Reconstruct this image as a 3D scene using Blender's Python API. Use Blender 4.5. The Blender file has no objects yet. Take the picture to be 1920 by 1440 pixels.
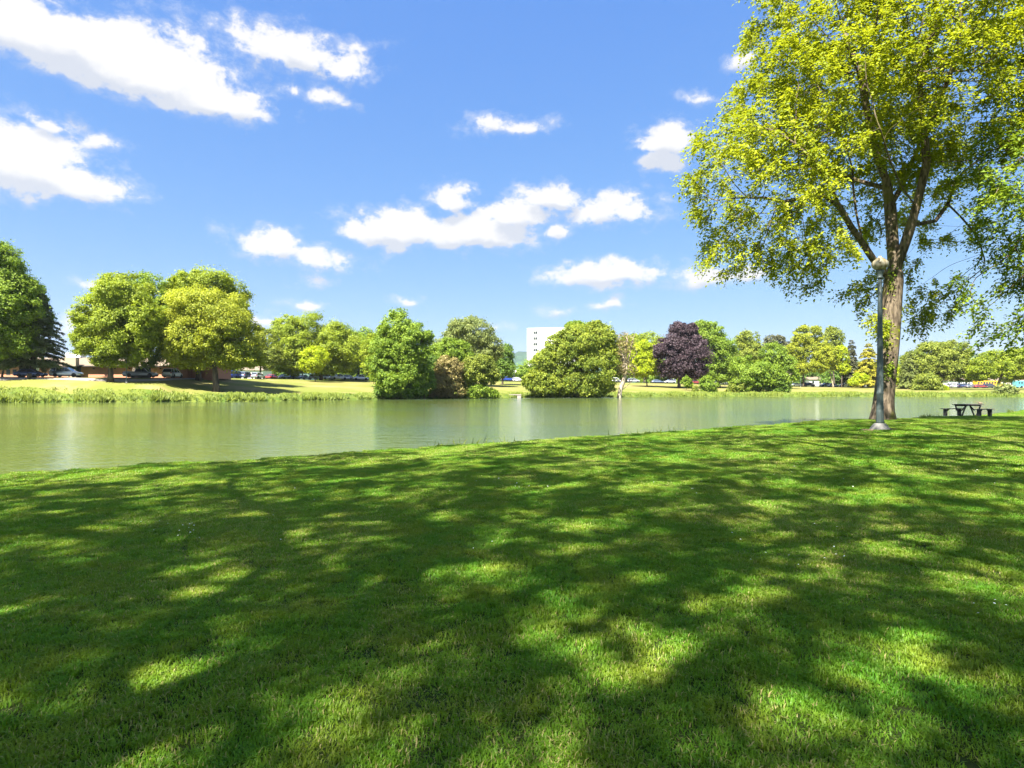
import bpy, math, random
import numpy as np
from mathutils import Vector, Matrix, Euler
R = math.radians
SC = bpy.context.scene
COL = SC.collection

# ---------------------------------------------------------------- camera
FPX, HZ, EYE = 1144.0, 730.0, 1.95          # focal length in photo pixels, horizon row, eye above the water
cam_d = bpy.data.cameras.new('camera'); cam = bpy.data.objects.new('camera', cam_d); COL.objects.link(cam)
cam_d.sensor_width = 36.0; cam_d.lens = FPX/1920*36; cam_d.shift_y = (HZ-720)/1920
cam_d.clip_start = 0.05; cam_d.clip_end = 20000
cam.location = (0, 0, EYE); cam.rotation_euler = (R(90), 0, 0)
SC.camera = cam

# ---------------------------------------------------------------- world, sun, exposure
SUN_EL, SUN_AZ = R(54), R(210)              # azimuth clockwise from +Y (the view direction)
SUNV = Vector((math.sin(SUN_AZ)*math.cos(SUN_EL), math.cos(SUN_AZ)*math.cos(SUN_EL), math.sin(SUN_EL)))
W = bpy.data.worlds.new('World'); SC.world = W; W.use_nodes = True
W.cycles.sampling_method = 'MANUAL'; W.cycles.sample_map_resolution = 256
SC.view_settings.view_transform = 'Standard'; SC.view_settings.look = 'None'
SC.view_settings.gamma = 1.0; SC.view_settings.use_curve_mapping = False
SC.view_settings.exposure = 2.25
SKY_STRENGTH = 0.12
SC.cycles.max_bounces = 6; SC.cycles.diffuse_bounces = 3; SC.cycles.glossy_bounces = 2; SC.cycles.transmission_bounces = 4; SC.cycles.transparent_max_bounces = 4
sun_d = bpy.data.lights.new('sun', 'SUN'); sun_d.energy = 5.0; sun_d.angle = R(0.53); sun_d.color = (1.0, 0.94, 0.83)
sun = bpy.data.objects.new('sun', sun_d); COL.objects.link(sun)
sun.rotation_euler = SUNV.to_track_quat('Z', 'Y').to_euler(); sun.location = (0, -20, 60)

class NT:
    """tiny node-tree writer"""
    def __init__(s, tree): s.t = tree; s.n = tree.nodes; s.l = tree.links
    def new(s, ty, **kw):
        n = s.n.new(ty)
        for k, v in kw.items(): setattr(n, k, v)
        return n
    def set(s, sock, v):
        if isinstance(v, bpy.types.NodeSocket): s.l.new(v, sock)
        elif v is not None: sock.default_value = v
    def math(s, op, a, b=None, c=None, clamp=False):
        n = s.new('ShaderNodeMath', operation=op, use_clamp=clamp)
        s.set(n.inputs[0], a); s.set(n.inputs[1], b); s.set(n.inputs[2], c)
        return n.outputs[0]
    def mix(s, f, a, b, mode='MIX'):
        n = s.new('ShaderNodeMix', data_type='RGBA', blend_type=mode)
        s.set(n.inputs[0], f); s.set(n.inputs[6], a); s.set(n.inputs[7], b)
        return n.outputs[2]
    def noise(s, vec, scale, detail=3, rough=0.55, dist=0.0):
        n = s.new('ShaderNodeTexNoise'); s.set(n.inputs['Vector'], vec)
        n.inputs['Scale'].default_value = scale; n.inputs['Detail'].default_value = detail
        n.inputs['Roughness'].default_value = rough; n.inputs['Distortion'].default_value = dist
        return n.outputs[0]
    def ramp(s, f, lo, hi, to0=0.0, to1=1.0):
        n = s.new('ShaderNodeMapRange', interpolation_type='SMOOTHSTEP', clamp=True)
        s.set(n.inputs[0], f); n.inputs[1].default_value = lo; n.inputs[2].default_value = hi
        n.inputs[3].default_value = to0; n.inputs[4].default_value = to1
        return n.outputs[0]
    def vscale(s, vec, sc):
        n = s.new('ShaderNodeVectorMath', operation='MULTIPLY'); s.set(n.inputs[0], vec); n.inputs[1].default_value = sc
        return n.outputs[0]

def c4(c): return (c[0], c[1], c[2], 1.0)

def build_world():
    w = NT(W.node_tree); w.n.clear()
    out = w.new('ShaderNodeOutputWorld'); bg = w.new('ShaderNodeBackground')
    sky = w.new('ShaderNodeTexSky', sky_type='NISHITA', sun_disc=False)
    sky.sun_elevation = SUN_EL; sky.sun_rotation = SUN_AZ; sky.altitude = 0; sky.air_density = 1.0
    sky.dust_density = 0.6; sky.ozone_density = 2.2
    hs = w.new('ShaderNodeHueSaturation'); hs.inputs['Saturation'].default_value = 1.12; hs.inputs['Value'].default_value = 0.92
    w.l.new(sky.outputs[0], hs.inputs['Color'])
    # tone the clear sky: compress the glare towards the horizon, keep it blue
    E = SKY_STRENGTH*2**SC.view_settings.exposure
    sc3 = w.new('ShaderNodeSeparateColor'); w.l.new(hs.outputs[0], sc3.inputs[0]); cc3 = w.new('ShaderNodeCombineColor')
    for i, (A, g) in enumerate(((.49, .74), (.625, .56), (.95, .22))):
        x = w.math('MULTIPLY', sc3.outputs[i], .252); w.l.new(w.math('MULTIPLY', w.math('POWER', x, g), A/E), cc3.inputs[i])
    tc = w.new('ShaderNodeTexCoord').outputs['Generated']
    sep = w.new('ShaderNodeSeparateXYZ'); w.l.new(tc, sep.inputs[0])
    az = w.math('ARCTAN2', sep.outputs[0], sep.outputs[1])
    el = w.math('ARCSINE', sep.outputs[2])
    # cumulus: centre and half-size in photo pixels, turned into angles on the sky sphere; last value: how solid
    blobs = [(90,70,210,80,1.0),(270,125,190,80,1.0),(400,192,120,48,1.0),(55,305,125,85,1.1),(150,350,105,46,1.0),(95,225,62,22,.55),
             (560,100,120,44,.7),(640,128,56,42,.65),(615,182,52,24,.75),(545,165,26,16,.55),(960,240,72,17,.62),(1240,268,72,40,1.0),(1232,305,50,28,.85),
             (1385,120,30,18,.6),(1300,185,26,10,.4),(740,428,100,40,1.05),(890,440,135,42,1.05),(858,378,64,34,.95),(960,402,72,38,.95),(1042,436,30,14,.6),
             (1030,372,72,28,.95),(1150,396,90,40,1.0),(515,462,68,36,.95),(610,490,80,28,.8),(1145,515,120,32,.95),(1330,525,52,18,.7),(1412,516,34,18,.45),
             (565,570,38,12,.6),(768,563,32,9,.55),(1145,572,38,11,.65),(150,610,40,22,.5),(180,540,30,10,.35),(600,525,40,14,.35),(490,605,40,14,.4),
             (930,612,26,8,.4),(1060,580,30,7,.3),(640,415,30,10,.3),(190,268,40,14,.4)]
    def ang(px, py):
        x, z = (px-960)/FPX, (HZ-py)/FPX
        return math.atan2(x, 1), math.atan2(z, math.sqrt(1+x*x))
    f = None; low = None
    nb = w.noise(w.vscale(tc, (1, 1, 1.6)), 10.0, 6, 0.60, 0.3)
    nf = w.noise(w.vscale(tc, (1, 1, 1.4)), 34.0, 5, 0.66, 0.15)
    nn = w.math('ADD', w.math('MULTIPLY', w.math('SUBTRACT', nb, 0.5), 3.0), w.math('MULTIPLY', w.math('SUBTRACT', nf, 0.5), 2.7))
    wn = w.new('ShaderNodeTexNoise'); w.l.new(tc, wn.inputs['Vector']); wn.inputs['Scale'].default_value = 13.0; wn.inputs['Detail'].default_value = 2
    ws = w.new('ShaderNodeSeparateColor'); w.l.new(wn.outputs['Color'], ws.inputs[0])
    az0, el0 = az, el                                  # bend the outlines so that no cloud stays an ellipse
    az = w.math('MULTIPLY_ADD', w.math('SUBTRACT', ws.outputs[0], 0.5), 0.05, az); el = w.math('MULTIPLY_ADD', w.math('SUBTRACT', ws.outputs[1], 0.5), 0.035, el)
    for px, py, rx, ry, s in blobs:
        a, e = ang(px, py); a2, _ = ang(px+rx, py); _, e2 = ang(px, py-ry)
        ra, re = (a2-a)*1.12, (e2-e)*1.2
        dx = w.math('MULTIPLY', w.math('SUBTRACT', az, a), 1/ra)
        dy = w.math('MULTIPLY', w.math('SUBTRACT', el, e), 1/re)
        dyl = w.math('MULTIPLY', w.math('MINIMUM', dy, 0.0), 1.35)     # flatter undersides
        dyy = w.math('ADD', w.math('MAXIMUM', dy, 0.0), dyl)
        dx2 = w.math('MULTIPLY', dx, dx)
        v = w.math('MULTIPLY_ADD', w.math('SQRT', w.math('MULTIPLY_ADD', dyy, dyy, dx2)), -s, s)
        dl = w.math('ADD', dy, 0.75)
        lv = w.math('MULTIPLY_ADD', w.math('SQRT', w.math('MULTIPLY_ADD', dl, dl, dx2)), -s, s)
        f = v if f is None else w.math('MAXIMUM', f, v)
        low = lv if low is None else w.math('MAXIMUM', low, lv)
    # the same kind of broken cloud over the rest of the sky, outside the photograph's field
    oa = w.ramp(w.math('ABSOLUTE', az), 0.74, 0.95); oe = w.ramp(el, 0.56, 0.75)
    outside = w.math('MAXIMUM', oa, oe)
    big = w.noise(w.vscale(tc, (1, 1, 2.0)), 3.2, 4, 0.5)
    of = w.math('MULTIPLY', w.math('SUBTRACT', big, 0.525), 3.2)
    f = w.math('MAXIMUM', f, w.math('MULTIPLY_ADD', w.math('SUBTRACT', outside, 1.0), 3.0, of))
    dens = w.ramp(w.math('ADD', f, w.math('MULTIPLY', nn, 0.50)), 0.02, 0.40)
    wisp = w.math('MULTIPLY', w.ramp(w.math('ADD', f, w.math('MULTIPLY', nn, 0.62)), -0.22, 0.45), 0.42)
    dens = w.math('MAXIMUM', dens, wisp)
    above = w.ramp(el, 0.0, 0.04)
    dens = w.math('MULTIPLY', dens, above)
    shade = w.math('MULTIPLY', w.ramp(w.math('SUBTRACT', w.math('ADD', low, w.math('MULTIPLY', nn, 0.25)), w.math('MULTIPLY', f, 0.6)), 0.0, 0.42), 0.75)
    k = 1.0/E
    ccol = w.mix(shade, (1.02*k, 1.01*k, 1.0*k, 1), (0.62*k, 0.68*k, 0.80*k, 1))
    col = w.mix(w.math('MULTIPLY', dens, 0.97), cc3.outputs[0], ccol)
    w.l.new(col, bg.inputs[0]); bg.inputs[1].default_value = SKY_STRENGTH
    w.l.new(bg.outputs[0], out.inputs[0])
build_world()

# ---------------------------------------------------------------- helpers
def P(px, py, D):
    """photo pixel at a known depth -> world point"""
    return np.array([(px-960)/FPX*D, D, EYE+(HZ-py)/FPX*D])

def link(o, parent=None):
    COL.objects.link(o); o.parent = parent; return o
def tag(o, label=None, cat=None, group=None, kind=None):
    if label: o['label'] = label
    if cat: o['category'] = cat
    if group: o['group'] = group
    if kind: o['kind'] = kind
    return o
def empty(name, loc=(0,0,0), rz=0.0):
    o = bpy.data.objects.new(name, None); o.empty_display_size = 0.3; o.location = loc; o.rotation_euler = (0,0,rz); return link(o)

def mesh_np(name, V, F, attrs=None, smooth=False):
    """V (n,3); F list of index arrays (m,k) of equal k, or python list of faces; attrs name -> per-vertex floats"""
    me = bpy.data.meshes.new(name)
    if isinstance(F, np.ndarray): F = [F]
    if len(F) and isinstance(F[0], np.ndarray):
        me.vertices.add(len(V)); me.vertices.foreach_set('co', np.asarray(V, np.float32).ravel())
        loops = np.concatenate([f.ravel() for f in F]); tot = np.concatenate([np.full(len(f), f.shape[1]) for f in F])
        start = np.concatenate([[0], np.cumsum(tot)[:-1]])
        me.loops.add(len(loops)); me.loops.foreach_set('vertex_index', loops.astype(np.int32))
        me.polygons.add(len(tot)); me.polygons.foreach_set('loop_start', start.astype(np.int32))
    else:
        me.from_pydata([tuple(v) for v in V], [], F)
    for k, v in (attrs or {}).items():
        a = me.attributes.new(k, 'FLOAT', 'POINT'); a.data.foreach_set('value', np.asarray(v, np.float32))
    me.update(calc_edges=True); me.validate()
    if smooth: me.polygons.foreach_set('use_smooth', np.ones(len(me.polygons), bool))
    return me
def mobj(name, me, mat, parent=None):
    if mat is not None and not len(me.materials): me.materials.append(mat)
    return link(bpy.data.objects.new(name, me), parent)

class MB:
    """collects simple shapes into one mesh"""
    def __init__(s): s.v = []; s.f = []
    def add(s, vs, fs):
        o = len(s.v); s.v += [tuple(v) for v in vs]; s.f += [tuple(i+o for i in f) for f in fs]; return s
    def box(s, c, d, rot=None):
        hx, hy, hz = d[0]/2, d[1]/2, d[2]/2
        vs = [Vector((x,y,z)) for x in (-hx,hx) for y in (-hy,hy) for z in (-hz,hz)]
        if rot is not None: vs = [rot @ v for v in vs]
        vs = [v+Vector(c) for v in vs]
        return s.add(vs, [(0,1,3,2),(4,6,7,5),(0,4,5,1),(2,3,7,6),(0,2,6,4),(1,5,7,3)])
    def bar(s, a, b, w, h):
        a, b = Vector(a), Vector(b); d = b-a; rot = d.to_track_quat('X','Z').to_matrix()
        return s.box((a+b)/2, (d.length, w, h), rot)
    def tube(s, pts, rad, n=10, cap=True):
        pts = [Vector(p) for p in pts]; base = len(s.v); prev = None
        for i, p in enumerate(pts):
            d = (pts[min(i+1,len(pts)-1)]-pts[max(i-1,0)]).normalized()
            u = prev if prev is not None else (Vector((1,0,0)) if abs(d.x) < .9 else Vector((0,1,0)))
            u = (u-d*u.dot(d)).normalized(); v = d.cross(u); prev = u
            for k in range(n):
                t = 2*math.pi*k/n; s.v.append(tuple(p+(u*math.cos(t)+v*math.sin(t))*rad[i]))
        for i in range(len(pts)-1):
            for k in range(n):
                a = base+i*n+k; b = base+i*n+(k+1)%n; s.f.append((a, b, b+n, a+n))
        if cap:
            s.f.append(tuple(base+k for k in reversed(range(n)))); e = base+(len(pts)-1)*n; s.f.append(tuple(e+k for k in range(n)))
        return s
    def lathe(s, prof, n=24, flute=None):
        """prof: (z, r); flute(i) -> radius factor per angle index"""
        base = len(s.v)
        for z, r in prof:
            for k in range(n):
                t = 2*math.pi*k/n; q = r*(flute(k, z) if flute else 1); s.v.append((q*math.cos(t), q*math.sin(t), z))
        for i in range(len(prof)-1):
            for k in range(n):
                a = base+i*n+k; b = base+i*n+(k+1)%n; s.f.append((a, b, b+n, a+n))
        s.f.append(tuple(base+k for k in reversed(range(n)))); e = base+(len(prof)-1)*n; s.f.append(tuple(e+k for k in range(n)))
        return s
    def mesh(s, name, smooth=False):
        return mesh_np(name, s.v, s.f, smooth=smooth)
    def build(s, name, mat, parent=None, smooth=False):
        return mobj(name, s.mesh(name, smooth), mat, parent)

# ---------------------------------------------------------------- materials
MATS = {}
def new_mat(name):
    m = bpy.data.materials.new(name); m.use_nodes = True; t = NT(m.node_tree); t.n.clear()
    out = t.new('ShaderNodeOutputMaterial'); MATS[name] = m
    return m, t, out
def principled(t, out, color, rough=0.6, metal=0.0, spec=0.4, coat=0.0, bump=None, bstr=0.3, bdist=0.02):
    p = t.new('ShaderNodeBsdfPrincipled'); t.set(p.inputs['Base Color'], color if isinstance(color, bpy.types.NodeSocket) else c4(color))
    t.set(p.inputs['Roughness'], rough); p.inputs['Metallic'].default_value = metal
    p.inputs['Specular IOR Level'].default_value = spec; p.inputs['Coat Weight'].default_value = coat
    if bump is not None:
        b = t.new('ShaderNodeBump'); b.inputs['Strength'].default_value = bstr; b.inputs['Distance'].default_value = bdist
        t.l.new(bump, b.inputs['Height']); t.l.new(b.outputs[0], p.inputs['Normal'])
    if out is not None: t.l.new(p.outputs[0], out.inputs[0])
    return p
def plain(name, color, rough=0.6, metal=0.0, spec=0.4, coat=0.0, var=0.12, scale=3.0):
    m, t, out = new_mat(name)
    pos = t.new('ShaderNodeTexCoord').outputs['Object']
    n = t.noise(pos, scale, 4)
    col = t.mix(n, c4([c*(1-var) for c in color]), c4([min(1, c*(1+var)) for c in color]))
    principled(t, out, col, rough, metal, spec, coat)
    return m
def leaf_mat(name, dark, light, trans=0.35, tcol=None):
    """leaves: tint attribute picks the leaf's own colour between two, light shines partly through"""
    m, t, out = new_mat(name)
    a = t.new('ShaderNodeAttribute', attribute_name='tint').outputs['Fac']
    dark = [c*1.1 for c in dark]; light = [c*1.6 for c in light]
    col = t.mix(a, c4(dark), c4(light))
    p = principled(t, None, col, 0.55, spec=0.25)
    tr = t.new('ShaderNodeBsdfTranslucent')
    tc = t.mix(0.5, col, c4(tcol or [min(1, light[0]*1.5), light[1]*1.5, light[2]*0.6]))
    t.l.new(tc, tr.inputs[0])
    mx = t.new('ShaderNodeMixShader'); mx.inputs[0].default_value = trans
    t.l.new(p.outputs[0], mx.inputs[1]); t.l.new(tr.outputs[0], mx.inputs[2]); t.l.new(mx.outputs[0], out.inputs[0])
    return m
def bark_mat(name, c1, c2, moss=None, scale=6.0, bdist=0.05):
    m, t, out = new_mat(name)
    pos = t.new('ShaderNodeTexCoord').outputs['Object']
    st = t.vscale(pos, (1, 1, 0.22))
    n = t.noise(st, scale, 5, 0.65, 0.6); n2 = t.noise(pos, 1.6, 4, 0.6)
    col = t.mix(t.ramp(n, 0.35, 0.65), c4(c1), c4(c2))
    if moss:
        g = t.math('MULTIPLY', t.ramp(n2, 0.50, 0.64), 0.8)
        col = t.mix(g, col, c4(moss))
    principled(t, out, col, 0.9, spec=0.15, bump=n, bstr=0.9, bdist=bdist)
    return m

def ground_mat(name, cols, scales, rough=0.95, bump=None):
    m, t, out = new_mat(name)
    pos = t.new('ShaderNodeNewGeometry').outputs['Position']
    col = c4(cols[0])
    for c, (sc, lo, hi) in zip(cols[1:], scales):
        col = t.mix(t.ramp(t.noise(pos, sc, 5, 0.6, 0.3), lo, hi), col, c4(c))
    n = t.noise(pos, bump or 8.0, 6, 0.7)
    principled(t, out, col, rough, spec=0.1, bump=n, bstr=0.6, bdist=0.06)
    return m

M_soil = ground_mat('lawn_soil', [(0.030,0.045,0.012),(0.05,0.07,0.018),(0.075,0.06,0.03)], [(0.6,.4,.6),(0.35,.62,.75)], bump=30)
M_dry = ground_mat('far_dry_grass', [(0.175,0.16,0.05),(0.13,0.15,0.03),(0.22,0.18,0.08),(0.095,0.13,0.022)], [(0.05,.42,.6),(0.11,.5,.7),(0.035,.55,.7)], bump=3)
M_bank = ground_mat('far_bank_grass', [(0.06,0.10,0.014),(0.11,0.135,0.024),(0.10,0.075,0.03)], [(0.2,.4,.6),(0.5,.66,.74)], bump=2)
M_asphalt = ground_mat('asphalt', [(0.055,0.055,0.057),(0.075,0.073,0.07)], [(0.3,.4,.6)], 0.9, bump=20)
M_path = ground_mat('pale_path', [(0.34,0.31,0.27),(0.27,0.25,0.22)], [(0.4,.4,.6)], 0.9, bump=20)
M_hill = ground_mat('wooded_hill', [(0.035,0.075,0.045),(0.05,0.10,0.055),(0.03,0.06,0.04)], [(0.012,.4,.6),(0.004,.45,.6)], 1.0, bump=0.02)
M_dirt = ground_mat('bare_dirt', [(0.24,0.17,0.105),(0.16,0.115,0.07),(0.09,0.11,0.03)], [(5,.4,.6),(3,.55,.65)], 0.95, bump=30)

def grass_mat():
    m, t, out = new_mat('lawn_grass')
    a = t.new('ShaderNodeAttribute', attribute_name='tint').outputs['Fac']
    h = t.new('ShaderNodeAttribute', attribute_name='up').outputs['Fac']
    pos = t.new('ShaderNodeNewGeometry').outputs['Position']
    n = t.noise(pos, 0.45, 5, 0.6, 0.4); n2 = t.noise(pos, 2.2, 3)
    g = t.mix(t.ramp(n, 0.36, 0.62), (0.058, 0.235, 0.012, 1), (0.140, 0.29, 0.016, 1))
    g = t.mix(t.ramp(n2, 0.4, 0.7), g, (0.215, 0.275, 0.025, 1))
    g = t.mix(t.math('MULTIPLY', a, 0.6), g, (0.18, 0.29, 0.025, 1))
    thr = t.math('SUBTRACT', 0.975, t.math('MULTIPLY', t.ramp(n, 0.42, 0.72), 0.24))
    dry = t.math('GREATER_THAN', a, thr)
    g = t.mix(dry, g, (0.42, 0.36, 0.15, 1))
    p = principled(t, None, g, 0.45, spec=0.25)
    tr = t.new('ShaderNodeBsdfTranslucent'); t.l.new(t.mix(0.5, g, (0.36, 0.48, 0.01, 1)), tr.inputs[0])
    mx = t.new('ShaderNodeMixShader'); mx.inputs[0].default_value = 0.44
    t.l.new(p.outputs[0], mx.inputs[1]); t.l.new(tr.outputs[0], mx.inputs[2]); t.l.new(mx.outputs[0], out.inputs[0])
    return m
M_grass = grass_mat()
M_reed = leaf_mat('reed_leaves', (0.032,0.07,0.008), (0.135,0.165,0.022), 0.3)

def water_mat():
    m, t, out = new_mat('lake_water')
    pos = t.new('ShaderNodeNewGeometry').outputs['Position']
    n1 = t.noise(t.vscale(pos, (0.8, 1.5, 1)), 1.3, 4, 0.55, 0.3)
    n2 = t.noise(t.vscale(pos, (0.7, 1.6, 1)), 5.5, 3, 0.5)
    calm = t.noise(t.vscale(pos, (0.35, 1.0, 1)), 0.06, 3, 0.5)
    # the breeze ruffles the open water to the right, the left lies calmer
    sep = t.new('ShaderNodeSeparateXYZ'); t.l.new(pos, sep.inputs[0])
    amp = t.math('ADD', t.ramp(calm, 0.38, 0.62, 0.55, 1.0), t.ramp(sep.outputs[0], -45.0, 30.0, -0.25, 1.2))
    hgt = t.math('MULTIPLY', t.math('ADD', n1, t.math('MULTIPLY', n2, 0.32)), amp)
    col = t.mix(t.ramp(calm, 0.4, 0.6), (0.080, 0.106, 0.028, 1), (0.064, 0.096, 0.034, 1))
    p = principled(t, out, col, 0.06, spec=0.5, bump=hgt, bstr=0.42, bdist=0.10)
    p.inputs['IOR'].default_value = 1.33
    return m
M_water = water_mat()

M_bark = bark_mat('elm_bark', (0.045,0.034,0.024), (0.19,0.15,0.105), (0.115,0.11,0.026), 9.0)
M_bark_far = bark_mat('dark_bark', (0.05,0.042,0.035), (0.13,0.105,0.08), None, 3.0)
M_bark_pale = bark_mat('bleached_wood', (0.22,0.18,0.13), (0.42,0.36,0.27), None, 3.0)
M_leaf_elm = leaf_mat('elm_leaves', (0.11,0.165,0.010), (0.25,0.28,0.012), 0.44, (0.46,0.48,0.01))
M_leaf_elm2 = leaf_mat('elm_leaves_deeper', (0.065,0.13,0.010), (0.16,0.215,0.014), 0.42, (0.28,0.34,0.01))
M_leaf_shade = leaf_mat('elm_leaves_overhead', (0.09,0.16,0.010), (0.20,0.28,0.014), 0.68, (0.36,0.52,0.01))
LM = {
 'maple': leaf_mat('maple_leaves', (0.075,0.125,0.010), (0.20,0.24,0.016), .36),
 'deep':  leaf_mat('deep_green_leaves', (0.035,0.085,0.012), (0.11,0.17,0.02), .3),
 'green': leaf_mat('mid_green_leaves', (0.055,0.115,0.012), (0.16,0.22,0.02), .35),
 'yellow':leaf_mat('yellow_green_leaves', (0.085,0.13,0.010), (0.25,0.265,0.022), .38),
 'lime':  leaf_mat('lime_leaves', (0.13,0.20,0.008), (0.30,0.34,0.012), .42),
 'olive': leaf_mat('olive_leaves', (0.06,0.10,0.014), (0.185,0.21,0.03), .34),
 'grey':  leaf_mat('grey_green_leaves', (0.06,0.095,0.028), (0.17,0.195,0.055), .3),
 'chestnut': leaf_mat('chestnut_leaves', (0.04,0.085,0.010), (0.195,0.225,0.022), .34),
 'brown': leaf_mat('brown_dead_leaves', (0.075,0.065,0.02), (0.21,0.175,0.065), .2),
 'purple':leaf_mat('purple_leaves', (0.016,0.010,0.016), (0.068,0.046,0.054), .2, (0.10,0.035,0.05)),
 'cedar': leaf_mat('cedar_needles', (0.035,0.065,0.022), (0.13,0.155,0.05), .15),
 'spruce':leaf_mat('spruce_needles', (0.03,0.045,0.022), (0.095,0.095,0.05), .1),
 'gold':  leaf_mat('golden_needles', (0.10,0.13,0.012), (0.30,0.27,0.03), .2),
}
M_glass = plain('car_glass', (0.03,0.035,0.045), 0.06, 0.0, 0.8, 0.6)
M_tyre = plain('tyre_rubber', (0.02,0.02,0.021), 0.8)
M_rim = plain('alloy', (0.42,0.43,0.45), 0.3, 0.8)
M_head = plain('headlight_lens', (0.75,0.77,0.8), 0.1, 0, 0.8)
M_tail = plain('tail_light_red', (0.35,0.02,0.02), 0.25, 0, 0.6)
M_trim = plain('black_trim', (0.03,0.03,0.032), 0.55)
def paint(name, c, metal=0.25): return plain('paint_'+name, c, 0.32, metal, 0.5, 0.8, var=0.03)
PAINT = {k: paint(k, c, m) for k, (c, m) in {'navy':((0.035,0.06,0.15),.3),'silver':((0.46,0.50,0.56),.35),'grey':((0.20,0.22,0.25),.4),'white':((0.80,0.81,0.82),0),
  'blue':((0.02,0.06,0.34),.2),'steel':((0.16,0.22,0.33),.35),'red':((0.45,0.03,0.03),.1),'charcoal':((0.05,0.055,0.06),.3),'maroon':((0.22,0.03,0.04),.2),
  'bus_yellow':((0.75,0.40,0.03),0),'teal':((0.10,0.42,0.45),0),'tan':((0.40,0.34,0.26),.2)}.items()}
M_lamp_iron = plain('painted_iron', (0.055,0.075,0.072), 0.5, 0.0, 0.5, var=0.3, scale=9)
M_lamp_conc = plain('lamp_base_concrete', (0.17,0.165,0.155), 0.8, var=0.25, scale=12)
M_wood = bark_mat('weathered_table_wood', (0.05,0.049,0.046), (0.11,0.105,0.095), None, 20.0, 0.01)
M_conc = plain('old_concrete', (0.28,0.25,0.23), 0.85, var=0.3, scale=2)

def brick_mat():
    m, t, out = new_mat('red_brick')
    pos = t.new('ShaderNodeTexCoord').outputs['Object']
    mp = t.new('ShaderNodeMapping'); mp.inputs['Rotation'].default_value = (R(90), 0, 0); t.l.new(pos, mp.inputs[0])
    b = t.new('ShaderNodeTexBrick'); t.l.new(mp.outputs[0], b.inputs['Vector'])
    b.inputs['Scale'].default_value = 1.0; b.inputs['Brick Width'].default_value = 0.24; b.inputs['Row Height'].default_value = 0.08
    b.inputs['Mortar Size'].default_value = 0.008
    b.inputs['Color1'].default_value = (0.36,0.135,0.075,1); b.inputs['Color2'].default_value = (0.46,0.19,0.11,1); b.inputs['Mortar'].default_value = (0.36,0.28,0.22,1)
    n = t.noise(pos, 0.35, 4)
    col = t.mix(t.ramp(n, .35, .65), b.outputs[0], (0.44,0.21,0.13,1))
    principled(t, out, col, 0.85, spec=0.2)
    return m
M_brick = brick_mat()
M_shingle = plain('brown_shingle_roof', (0.165,0.13,0.095), 0.9, var=0.3, scale=1.5)
M_fascia = plain('tan_fascia', (0.30,0.25,0.18), 0.7)
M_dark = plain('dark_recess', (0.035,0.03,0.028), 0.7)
M_white = plain('white_render', (0.80,0.80,0.78), 0.7, var=0.03, scale=.3)
M_panewin = plain('window_pane', (0.035,0.045,0.05), 0.35, 0, 0.3)
M_shade_wall = plain('shade_grey_end_wall', (0.30,0.30,0.29), 0.8)  # white block's shaded left face, the shade put into the wall colour
M_cream = plain('cream_wall', (0.55,0.50,0.42), 0.8)

# ---------------------------------------------------------------- terrain: near lawn
EDGE = [(-75,-26),(-42,-9),(-22,3.6),(-9.6,11.4),(-6.6,13.5),(-2.3,16.4),(2.84,19.1),(8.7,22.7),(15.8,26.8),(23.8,33.6),(42,50),(66,72),(110,108),(180,160)]
CP = np.array([(0,0,.42),(-9.6,11.4,.35),(-6.6,13.5,.35),(-2.3,16.4,.40),(2.84,19.1,.48),(8.7,22.7,.56),(15.8,26.8,.60),(23.8,33.6,.45),(42,50,.2),
  (11.46,19,.69),(15.1,25,.70),(26.9,36,.345),(10,5,.5),(20,10,.62),(-10,0,.4),(5,10,.5),(34,26,.5),(66,60,.4),(-40,-20,.4),(0,-30,.6),(50,-10,.7),(110,100,.3),(90,30,.7),(-75,-40,.4),(20,-60,.8)])
def tps(cp, lam=0.3):
    n = len(cp); d = np.linalg.norm(cp[:,None,:2]-cp[None,:,:2], axis=2)
    K = np.where(d > 0, d*d*np.log(np.maximum(d,1e-9)), 0)+lam*np.eye(n); Pm = np.c_[np.ones(n), cp[:,:2]]
    A = np.block([[K, Pm],[Pm.T, np.zeros((3,3))]]); s = np.linalg.solve(A, np.r_[cp[:,2], 0,0,0])
    def f(x, y):
        x = np.atleast_1d(np.asarray(x, float)); y = np.atleast_1d(np.asarray(y, float))
        d = np.hypot(x[:,None]-cp[None,:,0], y[:,None]-cp[None,:,1])
        return np.clip(np.where(d > 0, d*d*np.log(np.maximum(d,1e-9)), 0)@s[:n]+s[n]+s[n+1]*x+s[n+2]*y, 0.2, 1.3)
    return f
lawn_z0 = tps(CP)
def lawn_z(x, y):
    x = np.atleast_1d(np.asarray(x, float)); y = np.atleast_1d(np.asarray(y, float))
    return lawn_z0(x, y)+0.02*np.sin(x*1.3+y*.7)*np.sin(y*1.1-x*.4)
INL = np.array([0.6, -0.8])                        # inland direction, square to the shore
def shore_curve(n=520):
    e = np.array(EDGE, float); s = np.r_[0, np.cumsum(np.linalg.norm(np.diff(e, axis=0), axis=1))]
    q = np.linspace(0, s[-1], n); c = np.c_[np.interp(q, s, e[:,0]), np.interp(q, s, e[:,1])]
    for _ in range(30): c[1:-1] = 0.5*c[1:-1]+0.25*(c[:-2]+c[2:])
    w = 0.16*np.sin(q*1.1)+0.12*np.sin(q*2.7+1)+0.05*np.sin(q*5.3)
    return c+w[:,None]*INL
SHORE = shore_curve()
SU, SN = np.array([0.8, 0.6]), INL
sh_u, sh_n = SHORE@SU, SHORE@SN
o_ = np.argsort(sh_u); sh_u, sh_n = sh_u[o_], sh_n[o_]
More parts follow.
